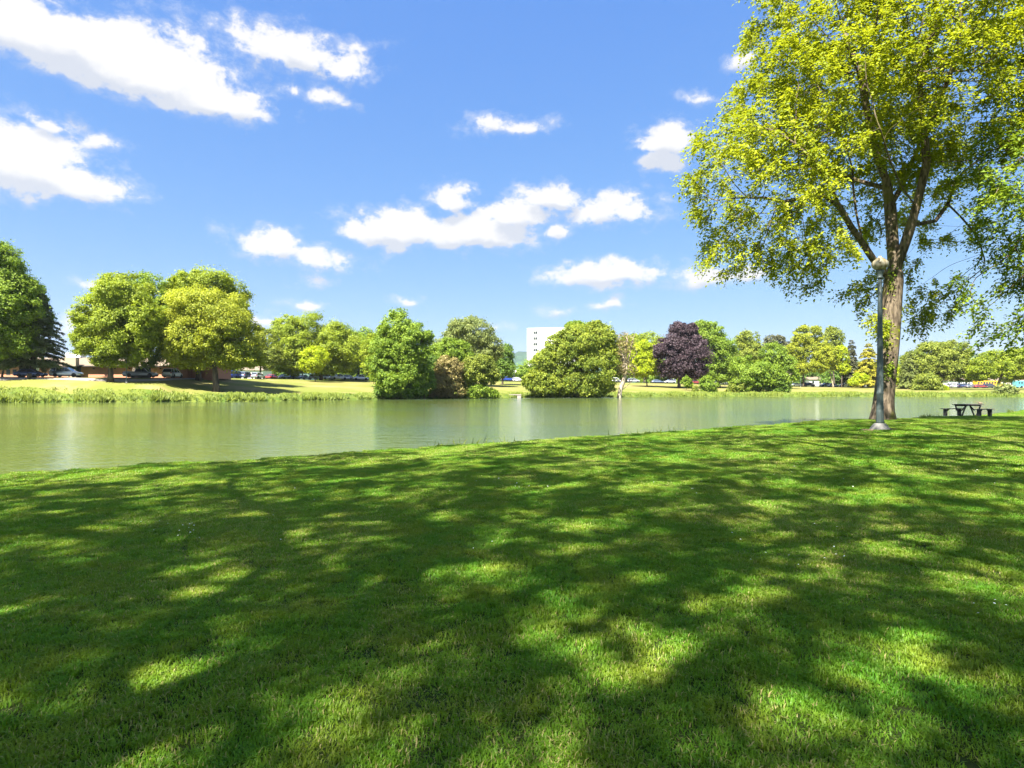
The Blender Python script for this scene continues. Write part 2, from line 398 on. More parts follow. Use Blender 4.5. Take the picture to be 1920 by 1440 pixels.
def inland(x, y):                                   # metres inland of the near shore
    p = np.c_[np.atleast_1d(x), np.atleast_1d(y)]; return p@SN-np.interp(p@SU, sh_u, sh_n)
def build_lawn():
    T = [-1.6,-.7,-.25,-.08,.06,.25,.6,1.0]+list(np.arange(1.6, 30, .8))+[32,36,42,50,62,80,120,180,300]
    V = []
    for t in T:
        p = SHORE+INL*t; z = lawn_z(p[:,0], p[:,1])
        if t < 0.6: z = z*np.interp(t, [-.25,-.08,.06,.25,.6], [0,.55,.88,.97,1.0])-(0.5 if t < -.5 else (0.12 if t < -.1 else 0))
        V.append(np.c_[p, z])
    n = len(SHORE); V = np.concatenate(V); i = np.arange(n-1)
    F = np.concatenate([np.c_[r*n+i, (r+1)*n+i, (r+1)*n+i+1, r*n+i+1] for r in range(len(T)-1)])
    F = F[:, ::-1]
    o = mobj('ground', mesh_np('ground', V, F, smooth=True), M_soil); tag(o, kind='structure')
build_lawn()

# ---------------------------------------------------------------- terrain: far bank, laid out along sight lines
K_px = np.array([-2400,-1200,0,300,450,600,700,960,1200,1400,1500,1600,1800,1920,3000,4400], float)
K_dw = np.array([62,74,89,94,99,109,118,139,160,172,168,164,158,155,140,120], float)
K_dc = np.array([80,90,107,113,146,184,196,235,245,250,250,248,240,238,220,200], float)
K_zc = np.array([4.0,4.0,4.1,4.05,4.6,4.85,4.9,5.0,4.6,3.6,3.1,2.9,2.5,2.4,2.3,2.3], float)
def far_cols(px):
    return np.interp(px, K_px, K_dw)+0.6*np.sin(px*.021)+.5*np.sin(px*.057+1), np.interp(px, K_px, K_dc), np.interp(px, K_px, K_zc)
def far_z(px, D):
    dw, dc, zc = far_cols(px); m = dw+(dc-dw)*.45
    return float(np.interp(D, [dw-3,dw-.6,dw,dw+2,dw+6,m,dc-3,dc,dc+60,800,5000], [-.8,-.5,.05,.55,1.0,.45*zc+.5,zc-.12,zc,zc+.6,zc+1.5,zc+3]))
def far_sheet(name, spans, mat, zoff, px0=-2400, px1=4400, n=420):
    """spans(px) -> list of depths"""
    pxs = np.linspace(px0, px1, n); V = []; m = None
    for q in pxs:
        ds = spans(q); m = len(ds)
        V += [((q-960)/FPX*d, d, far_z(q, d)+zoff) for d in ds]
    i = np.arange(n-1)
    F = np.concatenate([np.c_[i*m+j, i*m+j+1, (i+1)*m+j+1, (i+1)*m+j][:, ::-1] for j in range(m-1)])
    return tag(mobj(name, mesh_np(name, V, F, smooth=True), mat), kind='structure')
def sp_bank(q):
    dw, dc, _ = far_cols(q); return [dw-3, dw-.6, dw, dw+2, dw+6, dw+7+1.2*math.sin(q*.03)]
def sp_dry(q):
    dw, dc, _ = far_cols(q); a = dw+7+1.2*math.sin(q*.03); return list(np.linspace(a, dc-2, 10))
def sp_back(q):
    dw, dc, _ = far_cols(q); return [dc-2, dc, dc+8, dc+30, dc+60, 500, 800, 1600, 5000]
far_sheet('far_bank', sp_bank, M_bank, 0.0); far_sheet('far_meadow', sp_dry, M_dry, 0.0); far_sheet('far_field', sp_back, M_bank, 0.0)
far_sheet('road', lambda q: [far_cols(q)[1]-(1.5 if q > 380 else -2.5), far_cols(q)[1]+4, far_cols(q)[1]+9], M_asphalt, 0.06)
far_sheet('path', lambda q: [far_cols(q)[1]-5.4+.9*math.sin(q*.02), far_cols(q)[1]-3.3+.9*math.sin(q*.02)], M_path, 0.05, px0=-1200, px1=420, n=160)
wm = MB(); wm.add([(-900,-120,0),(900,-120,0),(900,420,0),(-900,420,0)], [(0,1,2,3)])
tag(wm.build('lake_water', M_water), kind='structure')
def build_hills():
    rng = np.random.default_rng(4)
    pxs = np.linspace(-2600, 4600, 900); V = []
    prof = np.interp(pxs, [-2600,0,500,960,975,1000,1300,1660,1700,1760,1815,1840,1920,2600,4600], [600,680,690,664,656,660,690,676,664,672,662,664,670,640,650])
    wig = np.convolve(rng.normal(0, 1, len(pxs)), np.ones(5)/5, 'same')*1.6+rng.normal(0, .5, len(pxs))
    for D, k in ((1900, 0.0), (2400, .6), (3000, 1.0), (3600, .9)):
        for q, y, w_ in zip(pxs, prof, wig):
            top = EYE+(HZ-y+w_)/FPX*3000; V.append(((q-960)/FPX*D, D, 5+(top-5)*k))
    n = len(pxs); i = np.arange(n-1); F = np.concatenate([np.c_[r*n+i, r*n+i+1, (r+1)*n+i+1, (r+1)*n+i] for r in range(3)])
    tag(mobj('hills', mesh_np('hills', V, F), M_hill), kind='structure')
build_hills()

# ---------------------------------------------------------------- leaves and branches
def unit(a): return a/np.maximum(np.linalg.norm(a, axis=-1, keepdims=True), 1e-9)
def leaf_mesh(name, C, N, A, L, Wd, tint, fold=0.15):
    """one folded rhombus per leaf; C base point, N normal, A axis"""
    A = unit(A-N*np.sum(A*N, 1, keepdims=True)); B = np.cross(N, A)
    L = np.asarray(L)[:,None]; Wd = np.asarray(Wd)[:,None]
    v0 = C; v2 = C+A*L-N*L*.12; v1 = C+A*L*.45+B*Wd*.5+N*Wd*fold; v3 = C+A*L*.45-B*Wd*.5+N*Wd*fold
    n = len(C); V = np.stack([v0,v1,v2,v3], 1).reshape(-1,3); b = np.arange(n)*4
    F = np.concatenate([np.c_[b,b+1,b+2], np.c_[b,b+2,b+3]])
    return mesh_np(name, V, F, {'tint': np.repeat(tint, 4)})

def lobes_world(lobes, D, depth=1.0):
    out = []
    for l in lobes:
        px, py, rx, ry = l[:4]; dd = l[4] if len(l) > 4 else 0.0; s = (D+dd)/FPX
        out.append((P(px, py, D+dd), np.array([rx*s, (l[5] if len(l) > 5 else min(rx, ry*1.3)*depth)*s, ry*s])))
    return out

def crown_leaves(rng, lobes, leaf, dens=1.0, droop=0.0, clump=0.24, up=0.45, solid=0.25):
    C, N, A, T = [], [], [], []
    for c, r in lobes:
        rm = float(np.prod(r)**(1/3)); area = 4*math.pi*rm*rm
        nc = max(10, int(area/(clump*rm*2.0)**2*1.15)); nl = max(6, int(dens*2.3*area/(leaf*leaf*.35)/nc))
        d = unit(rng.normal(size=(nc,3))); rad = np.where(rng.random(nc) < solid, rng.random(nc)**.5*.75, .80+.25*rng.random(nc))
        cc = c+d*r*rad[:,None]; cr = clump*r.mean()*(0.65+.8*rng.random(nc)); ct = rng.random(nc)
        k = np.repeat(np.arange(nc), nl)
        e = unit(rng.normal(size=(len(k),3))); q = rng.random(len(k))**.45
        p = cc[k]+e*(cr[k]*q)[:,None]*np.array([1.15,1.15,.72])
        p = p+rng.normal(size=p.shape)*(r.mean()*.10*(rng.random(len(k)) < .22))[:,None]
        out = unit((p-c)/r)
        n = unit(e*.55+out*.6+np.array([0,0,up])+rng.normal(size=e.shape)*.55)
        a = rng.normal(size=e.shape)+out*.6-np.array([0,0,droop])
        C.append(p); N.append(n); A.append(a); T.append(np.clip(.25+.5*ct[k]+rng.normal(0,.18,len(k)), 0, 1))
    C, N, A, T = map(np.concatenate, (C,N,A,T)); n = len(C)
    s = leaf*(.65+.7*rng.random(n))
    return C, N, A, s, T

def branch_mb(pts, rad, mb, n=6): mb.tube(pts, rad, n)

TREES = []
def far_tree(name, label, cat, D, base, lobes, mat, leaf=None, trunk=0.35, seed=0, dens=.88, droop=0.0, up=.45, group=None, depth=1.0, bark=None, clump=.21, limbs=True, solid=.25, gz=None):
    rng = np.random.default_rng(seed+11); rnd = random.Random(seed)
    z = far_z(base, D) if gz is None else gz
    root = empty(name, ((base-960)/FPX*D, D, z)); org = np.array(root.location)
    lw = lobes_world(lobes, D, depth)
    for c, r in list(lw):                               # smaller boughs break the outline
        for _ in range(3):
            d = unit(rng.normal(size=3)+np.array([0,-.3,.25])); lw.append((c+d*r*rng.uniform(.72,.95), r*rng.uniform(.30,.46)))
    leaf = leaf or (0.14+0.0017*D)
    C, N, A, s, T = crown_leaves(rng, lw, leaf, dens, droop, clump, up, solid)
    ok = C[:,2] > z+.12; C, N, A, s, T = C[ok], N[ok], A[ok], s[ok], T[ok]
    mobj('crown', leaf_mesh('crown', C-org, N, A, s, s*.62, T), mat, root)
    mb = MB(); cen = sum(c for c, r in lw[:len(lobes)])/len(lobes)-org; top = max(c[2]+r[2]*.5 for c, r in lw)-org[2]
    fork = np.array([cen[0]*.35, cen[1]*.3, top*.33])
    pts = [(0,0,-.3),(0,0,.12*top)] if limbs else [(0,0,-.3),(0,0,.05*top)]
    pts = [(0,0,-.3),(trunk*.1,0,.05*top),tuple(fork*.55+np.array([0,0,.02*top])),tuple(fork)]
    mb.tube(pts, [trunk*1.5,trunk*1.05,trunk*.85,trunk*.75], 8)
    for c, r in lw[:len(lobes)]:
        e = c-org; a = Vector(fork); b = Vector(e+r*np.array([0,0,.35])); m = a.lerp(b, .5)+Vector((rnd.uniform(-.5,.5), rnd.uniform(-.5,.5), .6))
        mb.tube([a, m, b], [trunk*.5, trunk*.3, trunk*.08], 6)
        for _ in range(4):
            d = unit(rng.normal(size=3)); q = Vector(e+d*r*.8); s0 = m.lerp(b, rnd.random()*.6)
            mb.tube([s0, s0.lerp(q,.5)+Vector((0,0,.25)), q], [trunk*.2, trunk*.12, trunk*.03], 4, False)
    mb.build('trunk', bark or M_bark_far, root, True)
    tag(root, label, cat, group); TREES.append(root)
    return root

def conifer(name, label, D, base, apex_y, half_w, mat, layers=16, seed=0, sparse=1.0, flat=.12, leaf=None, trunk=.3, group=None, low=.06):
    rng = np.random.default_rng(seed+77); z = far_z(base, D); root = empty(name, ((base-960)/FPX*D, D, z))
    H = P(base, apex_y, D)[2]-z; Rm = half_w*D/FPX; leaf = leaf or (.14+.0016*D)
    C, N, A, T = [], [], [], []; mb = MB(); mb.tube([(0,0,-.3),(0,0,H*.5),(0,0,H)], [trunk*1.2, trunk*.6, .04], 7)
    for i in range(layers):
        f = low+(1-low)*(i+rng.random()*.6)/layers; r = Rm*(1-f)**.75*(.8+.4*rng.random())+.25; nb = max(4, int(9*(1-f)+4)); ph = rng.random()*6.28
        for b in range(nb):
            t = ph+6.283*b/nb+rng.normal(0,.25); rr = r*(.7+.45*rng.random()); d = np.array([math.cos(t), math.sin(t), 0]); sd = np.array([-d[1], d[0], 0])
            zt = f*H+rng.normal(0,.12); m = int(max(14, sparse*rr*34/(leaf*3)))
            u = rng.random(m)**.7; w = rng.normal(0, .17, m)*rr*(1.15-u)
            p = d*(u*rr)[:,None]+sd*w[:,None]+np.array([0,0,1])*(zt+u*.10*rr-u*u*rr*.30+rng.normal(0, flat, m))[:,None]
            C.append(p); T.append(np.clip(.3+.5*rng.random()+rng.normal(0,.15,m), 0, 1))
            N.append(unit(np.array([0,0,1])+d*.35+rng.normal(size=(m,3))*.45)); A.append(d+rng.normal(size=(m,3))*.5-np.array([0,0,.3]))
            mb.tube([(0,0,zt),tuple(d*rr*.5+np.array([0,0,zt+.03*rr])),tuple(d*rr*.95+np.array([0,0,zt-.2*rr]))], [.07,.05,.015], 4, False)
    C, N, A, T = map(np.concatenate, (C,N,A,T)); s = leaf*(.6+.8*rng.random(len(C)))
    mobj('crown', leaf_mesh('crown', C, N, A, s, s*.5, T), mat, root); mb.build('trunk', M_bark_far, root, True)
    return tag(root, label, 'tree', group)

# ------------ grown trees: space colonisation from given limbs
def colonize(skel, attr, step, di, dk, iters=140, seed=0, jitter=.12):
    """skel: list of (point, parent); grows towards attraction points. Returns points, parents"""
    rng = np.random.default_rng(seed)
    pts = [np.array(p, float) for p, _ in skel]; par = [q for _, q in skel]
    attr = np.array(attr); best = np.full(len(attr), 1e9); who = np.zeros(len(attr), int); alive = np.ones(len(attr), bool)
    new = list(range(len(pts)))
    for it in range(iters):
        Q = np.array([pts[i] for i in new]); idx = np.where(alive)[0]
        if not len(idx): break
        for b in range(0, len(Q), 400):
            d = np.linalg.norm(attr[idx][:,None]-Q[None,b:b+400], axis=2); j = d.argmin(1); dm = d[np.arange(len(idx)), j]
            imp = dm < best[idx]; best[idx[imp]] = dm[imp]; who[idx[imp]] = np.array(new)[b+j[imp]]
        alive &= best > dk
        idx = np.where(alive & (best < di))[0]
        if not len(idx): break
        dirs = {}
        for a in idx:
            w = who[a]; v = attr[a]-pts[w]; dirs.setdefault(w, np.zeros(3)); dirs[w] += v/np.linalg.norm(v)
        new = []
        for w, v in dirs.items():
            l = np.linalg.norm(v)
            v = v/l if l > .2 else unit(rng.normal(size=3))
            v = unit(v+rng.normal(size=3)*jitter); p = pts[w]+v*step
            pts.append(p); par.append(w); new.append(len(pts)-1)
        if len(pts) > 14000: break
    return np.array(pts), np.array(par)

def limbs_to_skel(limbs, step):
    """limbs: list of polylines; each starts at (or near) an earlier point"""
    pts, par = [], []
    for L in limbs:
        L = [np.array(p, float) for p in L]
        if not pts: pts.append(L[0]); par.append(-1); cur = 0
        else:
            d = [np.linalg.norm(p-L[0]) for p in pts]; cur = int(np.argmin(d))
        prev = pts[cur]
        for p in L[1:]:
            n = max(1, int(round(np.linalg.norm(p-prev)/step)))
            for k in range(1, n+1):
                pts.append(prev+(p-prev)*k/n); par.append(cur); cur = len(pts)-1
            prev = p
    return list(zip(pts, par))

def grow(name, skel, attr, step, di, dk, r_tip, r_base, seed, gamma=2.35, smooth=2):
    pts, par = colonize(skel, attr, step, di, dk, seed=seed)
    n = len(pts); kids = [[] for _ in range(n)]
    for i, q in enumerate(par):
        if q >= 0: kids[q].append(i)
    for _ in range(smooth):                                   # iron out the kinks
        q = pts.copy()
        for i in range(1, n):
            if len(kids[i]) == 1: q[i] = .5*pts[i]+.25*(pts[par[i]]+pts[kids[i][0]])
        pts = q
    rad = np.zeros(n); hgt = np.zeros(n, int)
    for i in range(n-1, -1, -1):
        rad[i] = (sum(rad[k]**gamma for k in kids[i]))**(1/gamma) if kids[i] else r_tip
        hgt[i] = 1+max([hgt[k] for k in kids[i]], default=-1)
    rad *= 1.0; s = math.log(r_base/r_tip)/max(1e-6, math.log(rad[0]/r_tip)); rad = r_tip*(rad/r_tip)**s
    return pts, par, kids, rad, hgt

def wood_mesh(pts, kids, rad, root_flare=None, sides=lambda r: 12 if r > .2 else (8 if r > .07 else (5 if r > .02 else 3))):
    mb = MB(); stack = [(0, None)]
    while stack:
        i, p = stack.pop(); chain = ([p] if p is not None else [])+[i]
        while kids[i]:
            k = sorted(kids[i], key=lambda j: -rad[j]); stack += [(j, i) for j in k[1:]]; i = k[0]; chain.append(i)
        r = [rad[c] for c in chain]
        if p is not None: r[0] = min(rad[p]*.9, r[1]*1.25)
        if root_flare and p is None: r = [q*root_flare(pts[c][2]) for q, c in zip(r, chain)]
        mb.tube([pts[c] for c in chain], r, sides(r[0] if p is None else r[1]), cap=False)
    return mb

def spray_leaves(rng, pts, par, hgt, cen, hmax, twigs, per, tl, leaf, droop, mb=None):
    """leafy twigs on the fine branches: leaves set alternately along each twig"""
    idx = np.where((hgt <= hmax) & (par >= 0))[0]
    k = np.repeat(idx, twigs); n = len(k)
    base = pts[k]+rng.normal(0, .06, (n,3)); grow_d = unit(pts[k]-pts[par[k]])
    out = unit(pts[k]-cen)
    d = unit(grow_d*.7+out*.5+rng.normal(size=(n,3))*.75+np.array([0,0,-droop])); ln = tl*(.55+.9*rng.random(n))
    nt = np.clip(.5+.3*np.sin(base[:,0]*1.7)*np.sin(base[:,2]*1.9+1)+.25*np.sin(base[:,1]*2.3+base[:,2])+rng.normal(0,.2,n), 0, 1)
    side = unit(np.cross(d, unit(np.array([0,0,1.])+rng.normal(size=(n,3))*.3)))
    C, N, A, T = [], [], [], []
    for j in range(per):
        f = (j+.6)/per; sg = 1 if j % 2 else -1
        c = base+d*(ln*f)[:,None]-np.array([0,0,1])*(ln*f*f*droop*.6)[:,None]+rng.normal(0,.02,(n,3))
        a = unit(d*.6+side*sg*.8+np.array([0,0,-.35])+rng.normal(size=(n,3))*.3)
        nn = unit(np.array([0,0,1.])+rng.normal(size=(n,3))*.5+out*.3)
        C.append(c); N.append(nn); A.append(a); T.append(np.clip(.1+.75*nt+rng.normal(0,.17,n), 0, 1))
    C, N, A, T = map(np.concatenate, (C,N,A,T)); s = leaf*(.7+.6*rng.random(len(C)))
    if mb is not None:
        e = base+d*ln[:,None]-np.array([0,0,1])*(ln*droop*.6)[:,None]
        for a, b, sd in zip(base, e, side*.006):
            mb.add([a-sd, a+sd, b], [(0,1,2)])
    return C, N, A, s, T

def attr_from_lobes(rng, lobes, per_m3, shell=.55):
    out = []
    for c, r, w in lobes:
        n = max(8, int(per_m3*w*4.19*np.prod(r))); d = unit(rng.normal(size=(n,3))); q = shell+(1-shell)*rng.random(n)**.7
        out.append(c+d*r*q[:,None])
    return np.concatenate(out)

# ---------------------------------------------------------------- the big elm by the lamp
def big_elm():
    D = 25.0; rng = np.random.default_rng(5); s = D/FPX
    base = P(1655, 787, D); base[2] = lawn_z(base[0], base[1])[0]; org = base.copy()
    p = lambda px, py, dd=0.0: P(px, py, D+dd)
    limbs = [
      [base-np.array([0,0,.3]), p(1655,770), p(1660,720), p(1668,645), p(1674,543), p(1677,512)],
      [p(1677,512), p(1674,460,.2), p(1669,388,.5), p(1661,337,.6), p(1646,296,.3), p(1636,255,.2), p(1622,190,0), p(1612,120,0)],
      [p(1677,512), p(1703,440,-.2), p(1718,388,-.5), p(1728,347,-.6), p(1738,306,-.6), p(1733,260,-.8), p(1726,200,-1), p(1724,120,-1)],
      [p(1674,525), p(1646,500,-.2), p(1620,460,-.5), p(1595,424,-.9), p(1574,388,-1.2), p(1548,368,-1.5), p(1512,370,-1.9), p(1471,378,-2.2), p(1430,370,-2.4)],
      [p(1620,460,-.5), p(1607,409,-.2), p(1600,357,.3), p(1598,315,.6), p(1580,250,.9)],
      [p(1574,388,-1.2), p(1555,345,-1.6), p(1525,300,-2), p(1480,262,-2.2)],
      [p(1712,430,-.3), p(1754,414,.6), p(1777,383,1.2), p(1792,337,1.8), p(1820,311,2.4), p(1855,288,3)],
      [p(1777,383,1.2), p(1800,405,1.6), p(1826,435,2.0), p(1839,462,2.2), p(1850,500,2.3)],
      [p(1665,360,.5), p(1620,342,1.4), p(1569,327,2.4), p(1528,311,3.2), p(1480,318,3.8)],
      [p(1733,260,-.8), p(1752,215,-1.6), p(1770,170,-2.2), p(1790,115,-2.8)],
      [p(1718,388,-.5), p(1690,350,-1.8), p(1668,300,-3.0), p(1650,240,-4.0)],
      [p(1669,388,.5), p(1690,350,2.0), p(1712,300,3.5), p(1735,240,4.6)],
    ]
    skel = limbs_to_skel(limbs, .34)
    L = []
    def lobe(px, py, rx, ry, dd=0, rd=None, w=1.0): L.append((p(px,py,dd), np.array([rx*s, (rd or rx)*s, ry*s]), w))
    lobe(1430,330,140,125,-1.5,150,1.0); lobe(1500,200,135,130,0,200,.95); lobe(1640,110,190,165,0,260,.9); lobe(1785,190,165,165,.5,230,.95)
    lobe(1560,405,150,75,5.0,110,.9); lobe(1640,215,230,120,0,270,.35); lobe(1770,390,120,90,5.0,110,.5); lobe(1440,430,120,70,-1,120,.9)
    lobe(1600,20,210,130,0,240,.6); lobe(1760,30,190,130,0,230,.6)
    for q in ((1500,515,55,32,-1),(1605,545,30,45,1.5),(1700,600,55,36,3),(1770,545,60,42,2.5),(1345,485,42,38,-1.5),(1430,480,50,30,-2),(1545,470,60,38,-2.5),(1640,600,14,30,-1.5),(1760,590,35,22,4),(1690,520,30,30,3.5)):
        lobe(q[0], q[1], q[2], q[3], q[4], None, 3.2)
    attr = attr_from_lobes(rng, L, 2.6, .5)
    pts, par, kids, rad, hgt = grow('elm', skel, attr, .27, 4.0, .42, .006, .36, 3)
    print('elm nodes', len(pts), 'attr', len(attr))
    root = empty('elm_tree', tuple(org))
    z0 = org[2]
    wood = wood_mesh(pts-org, kids, rad, lambda z: 1+.42*math.exp(-max(z,0)/.4))
    cen = p(1660, 330)
    tw = MB()
    C, N, A, sz, T = spray_leaves(rng, pts, par, hgt, cen, 4, 6, 8, .52, .14, .45, tw)
    tw.v = [(a-org[0], b-org[1], c-org[2]) for a, b, c in tw.v]; tag(tw.build('twigs', M_bark, root), kind='stuff')
    mobj('crown', leaf_mesh('crown', C-org, N, A, sz, sz*.58, T), M_leaf_elm, root)
    wood.build('trunk', M_bark, root, True)
    # ivy-like suckers sprouting from the trunk
    cs = []
    for (px, py, h, m) in ((1662,612,16,150),(1669,690,12,130),(1664,650,30,40),(1662,705,8,30),(1672,520,25,70)):
        q = p(px, py, -.36); cs.append(q+rng.normal(size=(m,3))*np.array([.09,.07,h*s*.6]))
    c = np.concatenate(cs); n = len(c)
    tag(mobj('sucker_shoots', leaf_mesh('sucker_shoots', c-org, unit(rng.normal(size=(n,3))+np.array([0,-1,.6])), rng.normal(size=(n,3))-np.array([0,0,.6]), .09*(.7+.6*rng.random(n)), .065*np.ones(n), rng.random(n)), M_leaf_elm2, root), kind='stuff')
    tag(root, 'tall spreading elm with mossy forked trunk behind the iron lamp post', 'tree')
big_elm()

def right_elm():
    D = 22.0; rng = np.random.default_rng(15); s = D/FPX
    bx, by = (2190-960)/FPX*D, D; bz = lawn_z(bx, by)[0]; org = np.array([bx, by, bz]); p = lambda px, py, dd=0.0: P(px, py, D+dd)
    limbs = [[org-np.array([0,0,.3]), org+np.array([.05,0,1.2]), org+np.array([.1,0,3]), org+np.array([0,0,5.2])],
      [org+np.array([0,0,5.2]), p(2120,430,.3), p(2060,350,.2), p(1990,300,0), p(1930,285,-.2)],
      [org+np.array([0,0,4.8]), p(2130,480,1), p(2060,440,1.6), p(1985,420,2), p(1930,430,2.2)],
      [org+np.array([0,0,5.2]), p(2190,380,-.5), p(2170,280,-1), p(2150,160,-1.5), p(2140,60,-1.5)],
      [org+np.array([0,0,5.2]), p(2260,400,.8), p(2330,300,1.5), p(2370,200,2)],
      [p(2130,440,.3), p(2070,400,-1.5), p(2000,380,-3)]]
    skel = limbs_to_skel(limbs, .36); L = []
    def lobe(px, py, rx, ry, dd=0, rd=None, w=1.0): L.append((p(px,py,dd), np.array([rx*s, (rd or rx)*s, ry*s]), w))
    lobe(1990,300,150,150,0,170,.9); lobe(2150,120,230,190,0,240,.7); lobe(2010,460,130,100,1,150,.9); lobe(2330,300,190,190,0,200,.6); lobe(2070,330,180,150,-2,150,.6); lobe(2050,250,160,120,4,120,.7)
    for q in ((1850,560,52,30,1),(1895,610,60,38,.5),(1960,580,70,45,0),(1870,450,60,60,1.5),(1835,640,24,16,.5),(1890,380,60,50,0),(2040,590,80,50,1),(1800,520,30,22,2),(1925,520,60,50,2)):
        lobe(q[0], q[1], q[2], q[3], q[4], None, 2.6)
    attr = attr_from_lobes(rng, L, 2.4, .5)
    pts, par, kids, rad, hgt = grow('elm2', skel, attr, .30, 4.5, .46, .008, .38, 8)
    root = empty('elm_tree', tuple(org))
    C, N, A, sz, T = spray_leaves(rng, pts, par, hgt, p(2150,300), 4, 5, 8, .50, .145, .5); print('elm2', len(pts), len(C))
    mobj('crown', leaf_mesh('crown', C-org, N, A, sz, sz*.58, T), M_leaf_elm2, root)
    wood_mesh(pts-org, kids, rad, lambda z: 1+.5*math.exp(-max(z,0)/.45)).build('trunk', M_bark, root, True)
    tag(root, 'deeper green elm reaching in with drooping sprays over the picnic table', 'tree')
right_elm()

def shade_elms():
    """the park trees round the camera whose shade dapples the lawn"""
    rng = np.random.default_rng(25)
    limbs = [[(0,0,-.3),(0,0,1.5),(.1,0,4),(0,.1,6.5)]]
    for k in range(6):
        t = k*1.047+.3; q = np.array([0,.1,4.4+.35*k]); L_ = [q]; d = np.array([math.cos(t), math.sin(t), 1.1])
        for _ in range(9):                                    # crooked limbs
            d = unit(d+rng.normal(size=3)*.42+np.array([math.cos(t)*.2, math.sin(t)*.2, .12])); q = q+d*.95; L_.append(q)
        limbs.append(L_)
    skel = limbs_to_skel(limbs, .5); L = [(np.array([0,0,13.6]), np.array([7.6,7.6,4.6]), 1.0), (np.array([0,0,16]), np.array([5.5,5.5,3.4]), .5)]
    attr = attr_from_lobes(rng, L, .95, .3); attr = attr[attr[:,2] > 9.6]
    pts, par, kids, rad, hgt = grow('elm3', skel, attr, .45, 7, .7, .007, .21, 9)
    C, N, A, sz, T = spray_leaves(rng, pts, par, hgt, np.array([0,0,12.]), 3, 3, 5, .5, .20, .35); print('shade elm', len(pts), len(C))
    crown = leaf_mesh('crown', C, N, A, sz, sz*.62, T); crown.materials.append(M_leaf_shade)
    wood = wood_mesh(pts, kids, rad, lambda z: 1+.5*math.exp(-max(z,0)/.45)).mesh('trunk', True); wood.materials.append(M_bark)
    for (x, y, rz, sc, lab) in SHADE:
        root = empty('elm_tree', (x, y, lawn_z(x, y)[0]), R(rz)); root.scale = (sc,)*3
        mobj('crown', crown, None, root); mobj('trunk', wood, None, root)
        tag(root, lab, 'tree', 'shade trees standing round the camera')
SHADE = [(-13.2,-4.7,0,1.25,'tall elm well behind the camera to the left, shading the left lawn'),
         (-3.8,-1.0,130,1.3,'tall elm close behind the camera to the left, shading the middle of the lawn'),
         (8.2,6.0,70,1.25,'tall elm close on the right of the camera, shading the right lawn'),
         (-6.5,-7.0,200,1.2,'tall elm straight behind the camera, shading the nearest grass'),
         (0.5,-7.5,290,1.15,'tall elm behind the camera to the right, shading the grass in front of it')]
shade_elms()

# ---------------------------------------------------------------- trees beyond the water
G = 'trees beyond the lake'
def ft(name, label, *a, **k): return far_tree(name, label, 'tree', *a, group=G, **k)
def fs(name, label, *a, **k): return far_tree(name, label, 'shrub', *a, group='shrubs on the far bank', **k)
ft('maple_tree', 'tall green tree cut by the left picture edge', 103, -22, [(-12,505,44,58),(18,560,46,50),(-15,600,60,55),(-50,550,70,80),(8,640,45,30)], LM['green'], trunk=.5, seed=1)
ft('broadleaf_tree', 'shaded blue-green tree between the left edge tree and the layered cedar', 112, 40, [(42,560,34,44),(55,600,34,40),(30,640,40,36)], LM['deep'], trunk=.35, seed=2)
conifer('cedar_tree', 'dark layered cedar with flat boughs above the navy sedan', 108, 62, 525, 72, LM['cedar'], 19, 3, 2.4, .10, trunk=.45, group=G, low=.12)
ft('plum_tree', 'small dark tree with leaning trunk at the left edge', 110, 4, [(18,652,28,20),(0,662,24,16),(34,664,18,14)], LM['deep'], trunk=.16, seed=4)
ft('maple_tree', 'broad bright maple with a dark straight trunk beside the far lamp', 105, 207, [(232,553,58,38),(190,598,42,46),(245,612,60,52),(190,648,46,34),(222,660,52,28),(165,632,24,30)], LM['maple'], trunk=.42, seed=5)
ft('maple_tree', 'maple with a double trunk behind the grey pickup truck', 116, 252, [(275,560,40,44),(292,610,44,56),(282,652,42,36),(255,585,40,40)], LM['green'], trunk=.5, seed=6)
ft('elm_tree', 'tallest round tree behind the yellow-green one beside the brick building', 122, 372, [(385,552,70,46),(345,580,36,46),(430,580,38,40),(385,620,70,50),(365,668,30,22)], LM['maple'], trunk=.5, seed=7)
ft('linden_tree', 'wide yellow-green tree with stout trunk in front of the brick building', 108, 405, [(392,592,78,50),(360,632,50,44),(430,630,54,54),(395,660,80,30),(455,665,36,26),(340,665,28,24)], LM['yellow'], trunk=.55, seed=8)
ft('birch_tree', 'loose olive tree over the red car', 168, 488, [(488,640,26,26),(478,668,26,22),(505,668,22,24)], LM['olive'], trunk=.3, seed=9)
ft('maple_tree', 'great dome-shaped tree over the parked cars', 178, 602, [(595,630,62,40),(540,628,32,34),(560,662,48,36),(635,655,48,42),(600,675,60,24),(520,672,22,24)], LM['maple'], trunk=.5, seed=10)
ft('young_tree', 'small bright tree in front of the great dome-shaped tree', 165, 591, [(590,672,24,22),(586,684,22,14)], LM['lime'], trunk=.12, seed=11)
ft('broadleaf_tree', 'dark-topped tree right of the great dome-shaped tree', 196, 672, [(672,645,34,30),(655,672,32,26),(695,668,28,30)], LM['green'], trunk=.4, seed=12)
ft('alder_tree', 'tall airy waterside tree left of the brown bush', 119, 762, [(748,610,30,28),(768,640,40,34),(735,652,36,34),(722,690,30,34),(770,688,34,40),(745,705,44,30),(800,628,13,9),(715,620,10,8)], LM['green'], trunk=.35, seed=13, dens=.85)
ft('broadleaf_tree', 'bright tree overlapping the left side of the tall waterside tree', 150, 706, [(705,665,28,34),(708,695,26,18)], LM['maple'], trunk=.25, seed=14)
